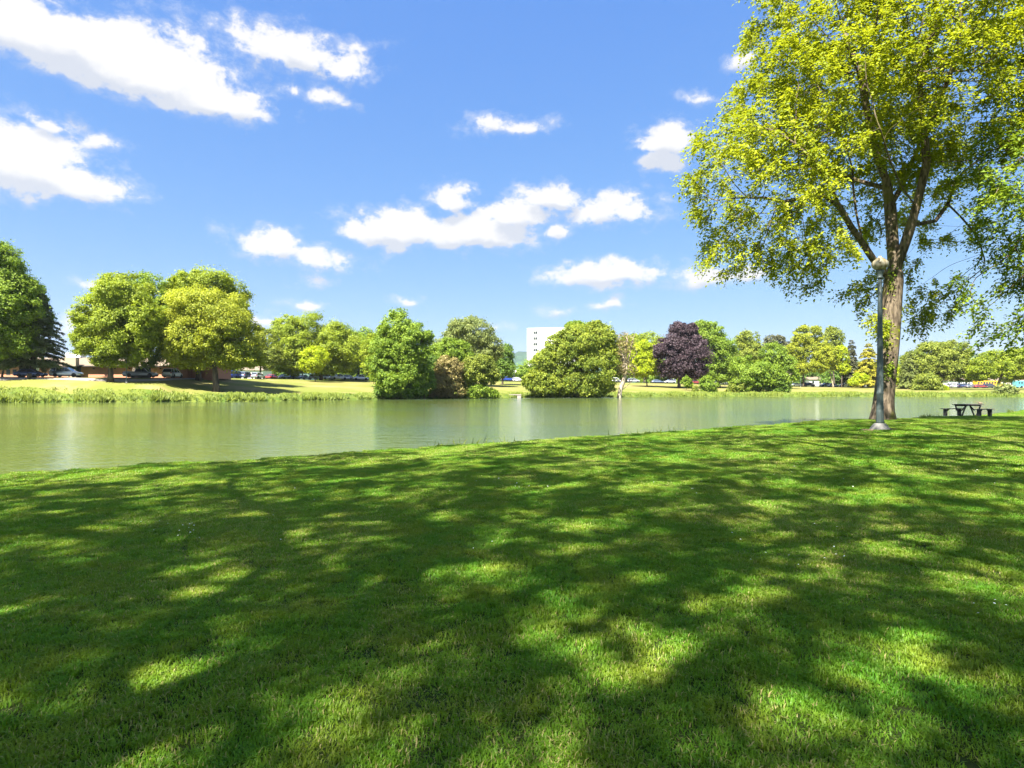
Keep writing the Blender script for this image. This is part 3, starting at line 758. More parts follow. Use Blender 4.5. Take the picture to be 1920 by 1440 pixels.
ft('oak_tree', 'grey-green dome behind the brown and yellow bushes', 176, 884, [(880,626,44,30),(850,648,40,30),(908,652,32,28),(880,662,50,26)], LM['grey'], trunk=.4, seed=15)
ft('broadleaf_tree', 'bright green mid-height tree below the grey-green dome', 142, 843, [(845,662,34,24),(820,676,26,28),(865,672,22,22)], LM['green'], trunk=.25, seed=16)
ft('broadleaf_tree', 'dark green rounded tree above the blue parked car', 196, 942, [(942,668,20,24),(945,690,20,16)], LM['deep'], trunk=.3, seed=17)
fs('bush', 'dark leafy bush at the foot of the tall waterside tree', 119.5, 742, [(742,728,34,14),(722,732,20,11),(768,730,20,13)], LM['deep'], trunk=.08, seed=18)
fs('bush', 'dense green bush between the tall waterside tree and the brown bush', 121, 796, [(796,712,18,22),(790,732,18,12)], LM['deep'], trunk=.1, seed=19)
fs('bush', 'brown half-dead bush leaning over the far waterline', 127, 842, [(842,696,26,26),(836,716,30,18),(848,736,26,9),(820,736,18,9)], LM['brown'], trunk=.12, seed=20, dens=.75)
fs('bush', 'dark upright shrub behind the brown half-dead bush', 130, 815, [(814,695,12,26)], LM['deep'], trunk=.1, seed=21)
fs('bush', 'tall yellow-green bush right of the brown bush', 130, 896, [(896,690,30,26),(880,706,26,18),(918,704,18,16)], LM['olive'], trunk=.14, seed=22)
fs('bush', 'low green bush at the waterline under the tall yellow-green bush', 129, 898, [(896,734,26,12),(918,738,16,8)], LM['green'], trunk=.06, seed=23)
ft('chestnut_tree', 'huge rounded chestnut with leaves down to the far waterline', 141, 1086, [(1096,648,42,38),(1038,690,38,38),(1115,686,46,52),(1048,718,56,24),(1004,718,22,24),(1125,642,30,32),(1095,718,52,24),(1056,660,36,36),(1115,622,26,18),(1075,632,26,22)], LM['chestnut'], trunk=.6, seed=24, dens=1.1, droop=.4)
ft('broadleaf_tree', 'dark treetop showing above the huge chestnut', 190, 1075, [(1078,611,17,9),(1098,619,24,13)], LM['green'], trunk=.35, seed=25)
ft('broadleaf_tree', 'green tree behind the dead tree', 250, 1208, [(1205,645,36,22),(1180,655,30,24),(1235,655,18,20)], LM['maple'], trunk=.35, seed=26)
ft('young_tree', 'glowing lime-green tree left of the purple beech', 205, 1213, [(1210,662,22,24),(1212,688,30,18),(1195,680,18,22)], LM['lime'], trunk=.2, seed=27, dens=1.1)
ft('copper_beech', 'dark purple beech, the only purple tree on the bank', 200, 1273, [(1278,638,30,24),(1258,664,32,32),(1296,668,32,36),(1278,692,44,20),(1272,616,18,10),(1292,620,14,12)], LM['purple'], trunk=.5, seed=28, dens=1.1, up=.2)
ft('elm_tree', 'big green tree touching the right side of the purple beech', 212, 1348, [(1325,628,30,24),(1345,660,34,34),(1352,690,40,26),(1318,655,16,26)], LM['green'], trunk=.5, seed=29)
ft('oak_tree', 'mid-height dark-topped tree right of the big green one', 222, 1405, [(1405,640,20,20),(1398,668,28,26),(1420,672,22,28)], LM['olive'], trunk=.35, seed=30)
ft('pine_tree', 'dark umbrella-topped pine between two lighter trees', 262, 1455, [(1453,637,18,9),(1474,655,14,12),(1440,648,10,8)], LM['spruce'], trunk=.3, seed=31)
ft('broadleaf_tree', 'bright tree below the dark umbrella-topped pine', 214, 1462, [(1448,665,22,22),(1470,690,22,24)], LM['green'], trunk=.25, seed=32)
fs('bush', 'large arching bright bush at the waterline left of the white far car', 179, 1412, [(1405,698,34,30),(1440,705,30,26),(1395,722,24,16),(1425,727,34,13)], LM['green'], trunk=.15, seed=33, droop=.4)
fs('bush', 'dark rounded bush at the right end of the waterside thicket', 177, 1468, [(1466,722,16,16),(1455,732,16,8)], LM['deep'], trunk=.08, seed=34)
fs('bush', 'yellowish low bush at the left end of the waterside thicket', 178, 1383, [(1384,724,15,15),(1372,735,12,7)], LM['olive'], trunk=.06, seed=35)
fs('bush', 'rounded bright bush below the purple beech', 178, 1327, [(1328,722,15,15),(1330,734,14,7)], LM['green'], trunk=.06, seed=36)
fs('bush', 'small pale bush beside the trunk of the purple beech', 186, 1287, [(1287,714,8,8),(1292,722,7,5)], LM['green'], trunk=.05, seed=37)
fs('bush', 'very small bush on the grassy slope under the purple beech', 178, 1305, [(1304,733,6,7)], LM['olive'], trunk=.03, seed=38)
ft('willow_tree', 'tall yellow-green tree with high rounded top left of the spruce', 245, 1506, [(1514,630,26,18),(1498,658,20,26),(1530,655,26,22),(1500,688,18,14)], LM['yellow'], trunk=.35, seed=39, droop=.5)
ft('oak_tree', 'darker tall tree rising just behind the yellow-green one', 262, 1564, [(1563,634,17,20),(1556,660,20,20)], LM['olive'], trunk=.35, seed=40)
ft('willow_tree', 'drooping olive tree with a bare tan trunk', 240, 1562, [(1548,668,22,20),(1535,685,16,14),(1563,680,14,14)], LM['yellow'], trunk=.25, seed=41, droop=.6, bark=M_bark_pale)
ft('young_tree', 'bright narrow tree left of the spruce', 238, 1578, [(1578,668,12,18),(1582,690,10,10)], LM['lime'], trunk=.2, seed=42)
conifer('spruce_tree', 'dark brown-green spruce with a pointed top', 240, 1596, 637, 19, LM['spruce'], 22, 43, 2.0, .15, group=G)
conifer('cedar_tree', 'golden layered cedar left of the near elm trunk', 236, 1628, 642, 32, LM['gold'], 17, 44, 2.4, .15, group=G)
fs('bush', 'bright low bush under the golden cedar', 225, 1612, [(1612,710,15,9),(1600,716,10,6)], LM['lime'], trunk=.06, seed=45)
conifer('fir_tree', 'grey-green slim conifer right of the near elm trunk', 214, 1706, 660, 22, LM['grey'], 16, 46, 2.2, .2, group=G)
fs('bush', 'light green bush right of the near elm trunk', 224, 1688, [(1686,705,14,14)], LM['lime'], trunk=.06, seed=47)
ft('oak_tree', 'great spreading oak behind the weeping shrub', 216, 1764, [(1752,664,40,22),(1785,660,30,20),(1722,682,28,26),(1792,690,32,22),(1755,692,46,22),(1808,700,18,16)], LM['olive'], trunk=.5, seed=48)
fs('weeping_willow', 'rounded weeping shrub on the far bank left of the white van', 196, 1738, [(1738,718,22,16),(1730,726,18,10)], LM['olive'], trunk=.1, seed=49, droop=2.0)
fs('weeping_willow', 'small weeping shrub tucked against the bigger one', 195, 1756, [(1756,726,10,9)], LM['olive'], trunk=.06, seed=50, droop=2.0)
fs('bush', 'little clipped yellow-green ball bush on the far bank', 198, 1772, [(1772,729,6,5)], LM['lime'], trunk=.03, seed=51)
ft('oak_tree', 'low spreading oak at the right edge above the yellow bus', 206, 1870, [(1868,678,42,20),(1905,678,34,22),(1842,698,26,16),(1888,696,36,18),(1940,685,30,24)], LM['maple'], trunk=.45, seed=52)
fs('bush', 'grey-green shrub leaning over the water at the right edge', 160, 1886, [(1884,730,15,11),(1896,736,12,6),(1868,738,10,5)], LM['grey'], trunk=.1, seed=53)
rb = random.Random(8)
BL = ['left of the white block','at the foot of the white block','behind the olive tree over the red car','left of the great dome-shaped tree','behind the white pickup','behind the silver pickup truck','left of the tall waterside tree','between the tall waterside tree and the grey-green dome',
 'behind the brown bush','right of the grey-green dome','behind the bleached dead tree','left of the purple beech','right of the purple beech','behind the large arching bush','below the dark-topped tree','below the umbrella-topped pine',
 'behind the tall yellow-green tree','behind the spruce','behind the golden cedar','hidden by the near elm trunk','right of the slim grey-green conifer','between the two oaks on the right','above the yellow bus','above the teal bus']
BK = [(978,684),(1002,672),(455,664),(520,668),(640,672),(690,660),(735,676),(800,664),(828,680),(905,684),(1160,662),(1240,674),(1320,676),(1368,670),(1425,680),(1475,690),(1530,682),(1590,676),(1655,674),(1675,690),(1712,678),(1830,696),(1845,690),(1925,700)]
for i, (q, top) in enumerate(BK):
    D = rb.uniform(285, 330); w = rb.uniform(30, 44)
    side = BK[i-1][0] if i else 440
    ft('distant_tree', 'distant street tree behind the road, '+BL[i], D, q, [(q,top+22,w,20),(q-w*.5,top+36,w*.7,18),(q+w*.5,top+38,w*.7,18)], LM[rb.choice(['deep','green','maple','deep'])], trunk=.3, seed=100+i, dens=.8)

def dead_tree():
    D = 140.0; z = far_z(1162, D); org = P(1160, 742, D); org[2] = z; rng = np.random.default_rng(61); p = lambda x, y, d=0.: P(x, y, D+d)
    limbs = [[org-np.array([0,0,.3]), p(1163,730), p(1170,712), p(1174,690), p(1173,660), p(1176,628)], [p(1172,705), p(1168,670,.5), p(1158,640,1), p(1152,622,1)], [p(1174,685), p(1186,672,-.5), p(1196,662,-1)],
             [p(1164,735), p(1178,722,.5), p(1190,708,.8)], [p(1174,690), p(1184,650,.5), p(1190,625,.5)]]
    s = D/FPX; L = [(p(1170,650), np.array([22*s,20*s,30*s]), 1.0), (p(1172,690), np.array([22*s,18*s,16*s]), 1.0)]
    pts, par, kids, rad, hgt = grow('dead', limbs_to_skel(limbs, .5), attr_from_lobes(rng, L, 5.0, .3), .35, 5, .45, .055, .5, 6)
    root = empty('dead_tree', tuple(org)); wood_mesh(pts-org, kids, rad).build('trunk', M_bark_pale, root, True)
    C, N, A, sz, T = spray_leaves(rng, pts, par, hgt, p(1170,660), 2, 3, 4, .8, .42, .3)
    k = rng.random(len(C)) < .6
    mobj('crown', leaf_mesh('crown', (C-org)[k], N[k], A[k], sz[k], sz[k]*.4, T[k]), LM['brown'], root)
    tag(root, 'bare dead tree with bleached branches right of the huge chestnut', 'tree', G)
dead_tree()

# ---------------------------------------------------------------- reeds on the far bank
def reeds():
    rng = np.random.default_rng(71); n = 46000
    px = rng.uniform(-260, 2180, n); dw, dc, zc = far_cols(px); off = rng.random(n)**1.4*8-.2
    D = dw+off; x = (px-960)/FPX*D; z = np.array([far_z(a, b) for a, b in zip(px, D)])
    pat = np.sin(px*.045)+np.sin(px*.13+1)+np.sin(px*.31+off)+rng.normal(0,.5,n); keep = (pat > -.9) & (z > -.1)
    x, D, z, pat, off, px = x[keep], D[keep], z[keep], pat[keep], off[keep], px[keep]; n = len(x)
    h = (.35+.22*np.clip(pat,0,2)+.3*rng.random(n))*np.interp(off, [0,2,8], [1.25,1.0,.5])*np.interp(px, [0,900,1920], [1.0,1.0,1.1])
    A = unit(np.c_[rng.normal(0,.28,n), rng.normal(0,.28,n), np.ones(n)]); N = unit(np.c_[rng.normal(0,.6,n), -np.ones(n), .3+rng.normal(0,.4,n)])
    T = np.clip(.45+.18*pat*.5+rng.normal(0,.22,n)+off*.03, 0, 1)
    me = leaf_mesh('reed_bed', np.c_[x,D,z-.05], N, A, h, .11+.09*rng.random(n), T)
    tag(mobj('reed_bed', me, M_reed), 'bright green reeds and tall grass along the far waterline', 'reeds', kind='stuff')
reeds()

# ---------------------------------------------------------------- lawn grass: tufts of real blades, instanced over the lawn
def blade_patch(name, seed, n, size, hscale, wscale):
    rng = np.random.default_rng(seed)
    b = np.c_[rng.uniform(-size/2, size/2, n), rng.uniform(-size/2, size/2, n), np.full(n, -.01)]
    cl = np.sin(b[:,0]*19+seed)*np.sin(b[:,1]*17+seed*2)+np.sin(b[:,0]*41+1)*np.sin(b[:,1]*37)
    h = (.035+.022*rng.random(n)+.009*cl)*hscale; h = np.clip(h, .015, .1); t = rng.random(n)*6.283; d = np.c_[np.cos(t), np.sin(t), np.zeros(n)]
    lean = .25+.75*rng.random(n); w = (.0022+.0022*rng.random(n))*wscale; sd = np.c_[-d[:,1], d[:,0], np.zeros(n)]
    m = b+d*(h*lean*.35)[:,None]+np.c_[np.zeros(n),np.zeros(n),h*.62]; e = b+d*(h*lean)[:,None]+np.c_[np.zeros(n),np.zeros(n),h*(1.05-.35*lean)]
    V = np.stack([b-sd*w[:,None], b+sd*w[:,None], m+sd*w[:,None]*.8, m-sd*w[:,None]*.8, e], 1).reshape(-1,3)
    i = np.arange(n)*5
    me = mesh_np(name, V, [np.c_[i,i+1,i+2,i+3], np.c_[i+3,i+2,i+4]], {'tint': np.repeat(rng.random(n), 5), 'up': np.tile([0,0,.6,.6,1.], n)})
    me.materials.append(M_grass); return bpy.data.objects.new(name, me)
BARE = [(11.46,19.0,.55,.36)]     # worn spots: x, y, half sizes
def lawn_grass():
    rng = np.random.default_rng(81); S = .42
    near = [blade_patch('grass_tuft', 200+i, 3000, .56, .8, .95) for i in range(4)]
    far = [blade_patch('grass_tuft', 300+i, 1500, .56, .85, 1.6) for i in range(3)]
    gx, gy = np.meshgrid(np.arange(-16, 64, S), np.arange(1.0, 66, S)); x = gx.ravel()+rng.uniform(-.07,.07,gx.size); y = gy.ravel()+rng.uniform(-.07,.07,gx.size)
    ok = (inland(x, y) > .10) & (np.abs(x) < .90*y+3.0) & (x > -.90*y-3)
    for bx, by, a, b in BARE: ok &= ~(((x-bx)/a)**2+((y-by)/b)**2 < 1)
    x, y = x[ok], y[ok]; z = lawn_z(x, y); dist = np.hypot(x, y)
    for nm, src, sel in (('lawn_grass', near, dist < 13), ('lawn_grass', far, dist >= 13)):
        q = np.c_[x, y, z][sel]; n = len(q); print('grass instances', n)
        me = bpy.data.meshes.new(nm); me.vertices.add(n); me.vertices.foreach_set('co', q.astype(np.float32).ravel())
        for k, v in (('rot', rng.random(n)*6.283), ('pick', rng.integers(0, len(src), n).astype(float)), ('sc', .82+.4*rng.random(n))):
            a = me.attributes.new(k, 'FLOAT', 'POINT'); a.data.foreach_set('value', v.astype(np.float32))
        me.materials.append(M_grass); me.update()
        o = link(bpy.data.objects.new(nm, me))
        g = bpy.data.node_groups.new('scatter_grass', 'GeometryNodeTree')
        g.interface.new_socket('Geometry', in_out='INPUT', socket_type='NodeSocketGeometry'); g.interface.new_socket('Geometry', in_out='OUTPUT', socket_type='NodeSocketGeometry')
        N = g.nodes; Lk = g.links; gi = N.new('NodeGroupInput'); go = N.new('NodeGroupOutput')
        def at(nm_):
            a = N.new('GeometryNodeInputNamedAttribute'); a.data_type = 'FLOAT'; a.inputs[0].default_value = nm_; return a.outputs[0]
        join = N.new('GeometryNodeGeometryToInstance'); ip = N.new('GeometryNodeInstanceOnPoints')
        for s_ in reversed(src):
            oi = N.new('GeometryNodeObjectInfo'); oi.inputs[0].default_value = s_
            gti = N.new('GeometryNodeGeometryToInstance'); Lk.new(oi.outputs['Geometry'], gti.inputs[0]); Lk.new(gti.outputs[0], join.inputs[0])
        N.remove(join); jn = N.new('GeometryNodeJoinGeometry')
        for nd in [q_ for q_ in N if q_.bl_idname == 'GeometryNodeGeometryToInstance']: Lk.new(nd.outputs[0], jn.inputs[0])
        Lk.new(gi.outputs[0], ip.inputs['Points']); Lk.new(jn.outputs[0], ip.inputs['Instance']); ip.inputs['Pick Instance'].default_value = True
        f2i = N.new('FunctionNodeFloatToInt'); Lk.new(at('pick'), f2i.inputs[0]); Lk.new(f2i.outputs[0], ip.inputs['Instance Index'])
        cx = N.new('ShaderNodeCombineXYZ'); Lk.new(at('rot'), cx.inputs[2]); Lk.new(cx.outputs[0], ip.inputs['Rotation'])
        cs = N.new('ShaderNodeCombineXYZ'); cs.inputs[0].default_value = 1; cs.inputs[1].default_value = 1; Lk.new(at('sc'), cs.inputs[2]); Lk.new(cs.outputs[0], ip.inputs['Scale'])
        Lk.new(ip.outputs[0], go.inputs[0])
        md = o.modifiers.new('scatter', 'NODES'); md.node_group = g
        tag(o, 'short mown grass of the near lawn' if src is near else 'short mown grass of the lawn towards the shore and picnic table', 'grass', kind='stuff')
lawn_grass()

def worn_spots():
    rng = np.random.default_rng(5)
    for i, (bx, by, a, b) in enumerate(BARE):
        n = 26; V = [(0,0,.022)]; 
        for k in range(n):
            t = 6.283*k/n; r = 1.15*(.75+.35*rng.random()); V.append((a*r*math.cos(t), b*r*math.sin(t), 0))
        V = [(x+bx, y+by, z+float(lawn_z(x+bx, y+by)[0])+.016) for x, y, z in V]
        tag(mobj('bare_ground', mesh_np('bare_ground', V, [(0,1+k,1+(k+1)%n) for k in range(n)], smooth=True), M_dirt), kind='structure')
worn_spots()

def daisies():
    rng = np.random.default_rng(91); cs = []
    for px, py, sx, sy, n in ((330,985,50,14,14),(1430,1035,90,22,12),(1450,915,120,14,12),(1880,1150,60,30,8),(900,915,70,10,8),(640,990,200,40,8),(1750,900,120,14,10)):
        for _ in range(n):
            q, w = px+rng.normal()*sx, py+rng.normal()*sy; D = 1.5*FPX/max(w-HZ, 60); x = (q-960)/FPX*D
            if inland(x, D)[0] > .4: cs.append((x, D, float(lawn_z(x, D)[0])+.055))
    C = np.array(cs); n = len(C); V, F = [], []
    for c in C:
        o = len(V); r = .008; tl = rng.normal(0,.25,2)
        V.append(c+np.array([0,0,.004])); V += [c+np.array([r*(1 if k % 2 else .8)*math.cos(k*.628), r*(1 if k % 2 else .8)*math.sin(k*.628), r*(tl[0]*math.cos(k*.628)+tl[1]*math.sin(k*.628))]) for k in range(10)]
        F += [(o, o+1+k, o+1+(k+1)%10) for k in range(10)]
    tag(mobj('daisies', mesh_np('daisies', V, F), plain('daisy_petals', (.8,.8,.78), .6)), 'tiny white daisies scattered in the lawn', 'daisies', kind='stuff')
daisies()

def shore_weeds():
    """longer unmown blades along the near waterline"""
    rng = np.random.default_rng(93); n = 9000; k = rng.uniform(60, len(SHORE)-120, n); i = k.astype(int); f = (k-i)[:,None]
    p = SHORE[i]*(1-f)+SHORE[i+1]*f; off = rng.normal(.0, .07, n); p = p+off[:,None]*INL; z = lawn_z(p[:,0], p[:,1])*np.interp(off, [-.25,-.08,.06,.25], [0,.55,.88,.97])
    cl = np.sin(k*.55)+np.sin(k*.17+2)+rng.normal(0,.5,n); h = np.where(cl > 1.5, .16+.24*rng.random(n), .06+.09*rng.random(n))
    A = unit(np.c_[rng.normal(0,.3,n), rng.normal(0,.3,n), np.ones(n)]); N = unit(np.c_[rng.normal(0,.6,n), -np.ones(n), .3*np.ones(n)])
    me = leaf_mesh('shore_weeds', np.c_[p, z-.02], N, A, h, .012+.012*rng.random(n), np.clip(.4+.3*rng.normal(size=n), 0, 1))
    tag(mobj('shore_weeds', me, M_reed), 'longer unmown grass tufts along the near shoreline', 'weeds', kind='stuff')
shore_weeds()

# ---------------------------------------------------------------- lamps
def globe_mat():
    m, t, out = new_mat('weathered_globe')
    pos = t.new('ShaderNodeTexCoord').outputs['Object']
    n = t.noise(t.vscale(pos, (1,1,.35)), 14, 5, .65); sep = t.new('ShaderNodeSeparateXYZ'); t.l.new(pos, sep.inputs[0])
    col = t.mix(t.ramp(n, .42, .62), (0.42,0.38,0.28,1), (0.20,0.155,0.07,1))
    p = principled(t, None, col, 0.18, spec=.5)
    tr = t.new('ShaderNodeBsdfTranslucent'); t.l.new(col, tr.inputs[0]); mx = t.new('ShaderNodeMixShader'); mx.inputs[0].default_value = .35
    t.l.new(p.outputs[0], mx.inputs[1]); t.l.new(tr.outputs[0], mx.inputs[2]); t.l.new(mx.outputs[0], out.inputs[0]); return m
M_globe = globe_mat()
def lamp(loc, H, k, label, detail=True):
    """H total height, k radius scale"""
    root = empty('street_lamp', loc); n = 48 if detail else 14
    kk = k; k = kk*.84
    MB().lathe([(-.1,.50*k),(0.0,.50*k),(.035,.50*k),(.07,.44*k),(.11,.39*k),(.15,.34*k),(.20,.26*k)], 24 if detail else 12).build('base', M_lamp_conc, root, True)
    fl = (lambda q, z: 1-.07*(q % 4 == 0)) if detail else None
    k = kk*.64
    sh = [(.20,.27*k),(.24,.255*k),(.50,.235*k),(.55,.245*k),(.58,.245*k),(.62,.225*k),(.66,.24*k),(.70,.24*k),(.74,.22*k),(H*.20,.215*k),(H*.205,.235*k),(H*.213,.235*k),(H*.218,.205*k),(H*.45,.185*k),(H*.70,.155*k),(H*.868,.125*k)]
    MB().lathe(sh, n, fl).build('shaft', M_lamp_iron, root, True)
    k = kk*.80
    MB().lathe([(H*.868,.15*k),(H*.872,.16*k),(H*.877,.15*k),(H*.882,.125*k),(H*.895,.16*k),(H*.905,.205*k),(H*.910,.215*k),(H*.914,.215*k),(H*.916,.18*k)], 24 if detail else 12).build('collar', M_lamp_iron, root, True)
    k = kk
    a = H*.916; g = H-a
    gl = MB().lathe([(a,.16*k),(a+.06*g,.225*k),(a+.16*g,.295*k),(a+.30*g,.345*k),(a+.44*g,.352*k),(a+.56*g,.325*k),(a+.66*g,.265*k),(a+.72*g,.21*k),(a+.74*g,.185*k)], 28 if detail else 12).build('globe', M_globe, root, True)
    MB().lathe([(a+.74*g,.19*k),(a+.77*g,.195*k),(a+.80*g,.15*k),(a+.84*g,.10*k),(a+.88*g,.09*k),(a+.92*g,.075*k),(a+.97*g,.04*k),(a+g,.01*k)], 16 if detail else 8).build('finial', M_globe if detail else M_lamp_iron, root, True)
    return tag(root, label, 'street lamp', 'park lamp posts')
lx, ly = 11.46, 19.0
lamp((lx, ly, float(lawn_z(lx, ly)[0])+.01), 5.42, .68, 'fluted dark iron lamp post with stained globe in front of the elm trunk')
for q, D, lab in ((237,104.5,'far lamp post on the pale path beside the grey pickup'),(1501,243,'tiny far lamp post beside the tall yellow-green tree')):
    lamp(((q-960)/FPX*D, D, far_z(q, D)), 4.4, .62, lab, False)

# ---------------------------------------------------------------- picnic table and its two benches
def picnic():
    D = 36.0; q = 1815; x = (q-960)/FPX*D; th = R(21); c = Vector((x, D, 0)); h = .70
    def z_at(p): return float(lawn_z(p.x, p.y)[0])+.012
    t = empty('picnic_table', (x, D, z_at(c)), th)
    for i in range(5): MB().box((0, -.30+i*.15, h), (1.7, .138, .042)).build('plank', M_wood, t)
    for s in (-1, 1):
        MB().box((s*.60, 0, h-.062), (.08, .70, .08)).build('batten', M_wood, t)
        for r in (-1, 1): MB().bar((s*.60+s*.045, r*.30, h-.06), (s*.60+s*.045, r*.05, -.01), .085, .045).build('leg', M_wood, t)
        MB().bar((s*.56, 0, h-.36), (s*.12, 0, h-.03), .05, .05).build('brace', M_wood, t)
    tag(t, 'weathered grey picnic table on the lawn by the shore', 'table')
    perp = Vector((math.sin(th), -math.cos(th), 0))
    for s, lab in ((-1, 'weathered bench left of the picnic table'), (1, 'weathered bench right of the picnic table')):
        p = c+perp*.9*s; b = empty('bench', (p.x, p.y, z_at(p)), th+R(5*s)); hb = .43
        for i in range(2): MB().box((0, -.085+i*.17, hb), (1.45, .155, .042)).build('plank', M_wood, b)
        for e in (-1, 1):
            MB().box((e*.55, 0, hb/2-.012), (.085, .20, hb-.03)).build('leg', M_wood, b)
            MB().bar((e*.50, 0, hb-.20), (e*.28, 0, hb-.02), .06, .05).build('brace', M_wood, b)
        tag(b, lab, 'bench', 'picnic benches')
picnic()

# ---------------------------------------------------------------- vehicles
CARM = {}
def loft(stations):
    """stations along x: (x, z0, z1, half width at sill, half width at shoulder)"""
    mb = MB(); ring = []
    for x, z0, z1, w0, w1 in stations:
        h = z1-z0; ring.append([(x,-w0*.9,z0),(x,-w0,z0+.25*h),(x,-w1,z0+.62*h),(x,-w1*.95,z0+.9*h),(x,-w1*.8,z1),(x,w1*.8,z1),(x,w1*.95,z0+.9*h),(x,w1,z0+.62*h),(x,w0,z0+.25*h),(x,w0*.9,z0)])
    m = 10
    for r in ring: mb.v += r
    for i in range(len(ring)-1):
        for k in range(m):
            a = i*m+k; b = i*m+(k+1)%m; mb.f.append((a, b, b+m, a+m))
    mb.f.append(tuple(reversed(range(m)))); e = (len(ring)-1)*m; mb.f.append(tuple(e+k for k in range(m)))
    return mb
SPEC = {  # length, width, belt height, roof height, cabin x: rear foot, rear roof, front roof, front foot (nose at +x)
 'sedan':  (4.7,.90,.92,1.42,(-1.75,-1.05,.15,1.10),.33,(-1.42,1.42)),
 'hatch':  (4.2,.88,.95,1.50,(-2.0,-1.55,.25,1.15),.33,(-1.30,1.32)),
 'suv':    (4.8,.95,1.08,1.74,(-2.32,-1.95,.25,1.20),.38,(-1.42,1.45)),
 'pickup': (5.5,.96,1.08,1.78,(-.75,-.50,.75,1.45),.40,(-1.65,1.75)),
 'van':    (5.0,.97,1.10,1.90,(-2.42,-2.25,.95,1.75),.36,(-1.55,1.55)),
}
def car_parts(kind, color):
    key = (kind, color)
    if key in CARM: return CARM[key]
    L, w, belt, roof, (a, b, c, d), wr, ax = SPEC[kind]; h = L/2; cl = .22; parts = []
    hood = belt-.10; tail = belt-(.02 if kind != 'sedan' else .06)
    st = [(-h,cl+.18,tail-.12,w*.86,w*.86),(-h+.12,cl+.02,tail,w*.95,w*.95),(-h+.5,cl,tail+.02,w,w),(a,cl,belt,w,w),(0,cl,belt,w,w),(d,cl,belt-.01,w,w),(h-.9,cl,hood,w*.99,w*.98),(h-.3,cl+.02,hood-.10,w*.93,w*.93),(h,cl+.16,hood-.28,w*.78,w*.78)]
    if kind == 'pickup': st[3] = (a-.05,cl,belt+.02,w,w)
    body = loft(st).mesh('body', True); body.materials.append(PAINT[color]); parts.append(('body', body))
    gw0, gw1 = w*.90, w*.74
    def cab(z0, z1, e, g):
        def at(z, lo, hi): f = (z-belt)/(roof-belt); return lo+(hi-lo)*f
        vs = []
        for z in (z0, z1):
            x0, x1 = at(z, a, b)-e, at(z, d, c)+e; ww = at(z, gw0, gw1)+g; vs += [(x0,-ww,z),(x1,-ww,z),(x1,ww,z),(x0,ww,z)]
        return vs
    FB = [(3,2,1,0),(4,5,6,7),(0,1,5,4),(1,2,6,5),(2,3,7,6),(3,0,4,7)]
    gl = MB().add(cab(belt-.03, roof-.07, 0, 0), FB).mesh('windows'); gl.materials.append(M_glass); parts.append(('window_band', gl))
    rf = MB(); f = (roof-.07-belt)/(roof-belt); x0, x1 = a+(b-a)*f, d+(c-d)*f; g7 = gw0+(gw1-gw0)*f
    rf.add([(x0-.02,-g7-.01,roof-.08),(x1+.02,-g7-.01,roof-.08),(x1+.02,g7+.01,roof-.08),(x0-.02,g7+.01,roof-.08),(b+.10,-gw1+.08,roof),(c-.10,-gw1+.08,roof),(c-.10,gw1-.08,roof),(b+.10,gw1-.08,roof)], FB)
    def pil(xb, xt, t=.09):
        for s in (-1, 1): rf.bar((xb, s*(gw0+.004), belt-.04), (xt, s*(g7+.004), roof-.07), .03, t)
    pil(a+.03, x0+.02, .13); pil(d-.03, x1-.02, .10); mid = (a*.35+d*.65) if kind in ('suv','van','hatch') else (a+d)/2; pil(mid, mid-.05, .08)
    if kind in ('suv','van'): pil(a*.72+d*.28, a*.72+d*.28, .10)
    rf = rf.mesh('roof'); rf.materials.append(PAINT[color]); parts.append(('roof', rf))
    if kind == 'pickup':
        bed = MB().box(((-h+.15+a-.1)/2, 0, belt+.025), (a-.1+h-.15-.1, w*1.5, .02)).mesh('bed'); bed.materials.append(M_trim); parts.append(('truck_bed', bed))
    tr = MB().box((0, 0, cl+.03), (L*.93, w*1.96, .10)).box((h-.03, 0, cl+.22), (.10, w*1.3, .14)).box((-h+.02, 0, cl+.24), (.08, w*1.5, .12)).mesh('trim'); tr.materials.append(M_trim); parts.append(('bumper_trim', tr))
    for s in (-1, 1):
        hl = MB().box((h-.20, s*w*.68, hood-.24), (.22, w*.30, .13)).mesh('headlight'); hl.materials.append(M_head); parts.append(('headlight', hl))
        tl = MB().box((-h+.06, s*w*.78, tail-.16), (.14, w*.24, .20)).mesh('taillight'); tl.materials.append(M_tail); parts.append(('tail_light', tl))
    if 'tyre' not in CARM:
        ty = MB(); ty.lathe([(-.11,.62),(-.11,.93),(-.07,1.0),(.07,1.0),(.11,.93),(.11,.62)], 18); ty = ty.mesh('tyre'); ty.materials.append(M_tyre)
        rm = MB().lathe([(-.10,.64),(-.04,.60),(.04,.60),(.10,.64)], 14).mesh('rim'); rm.materials.append(M_rim); CARM['tyre'] = (ty, rm)
    CARM[key] = (parts, wr, ax, w); return CARM[key]
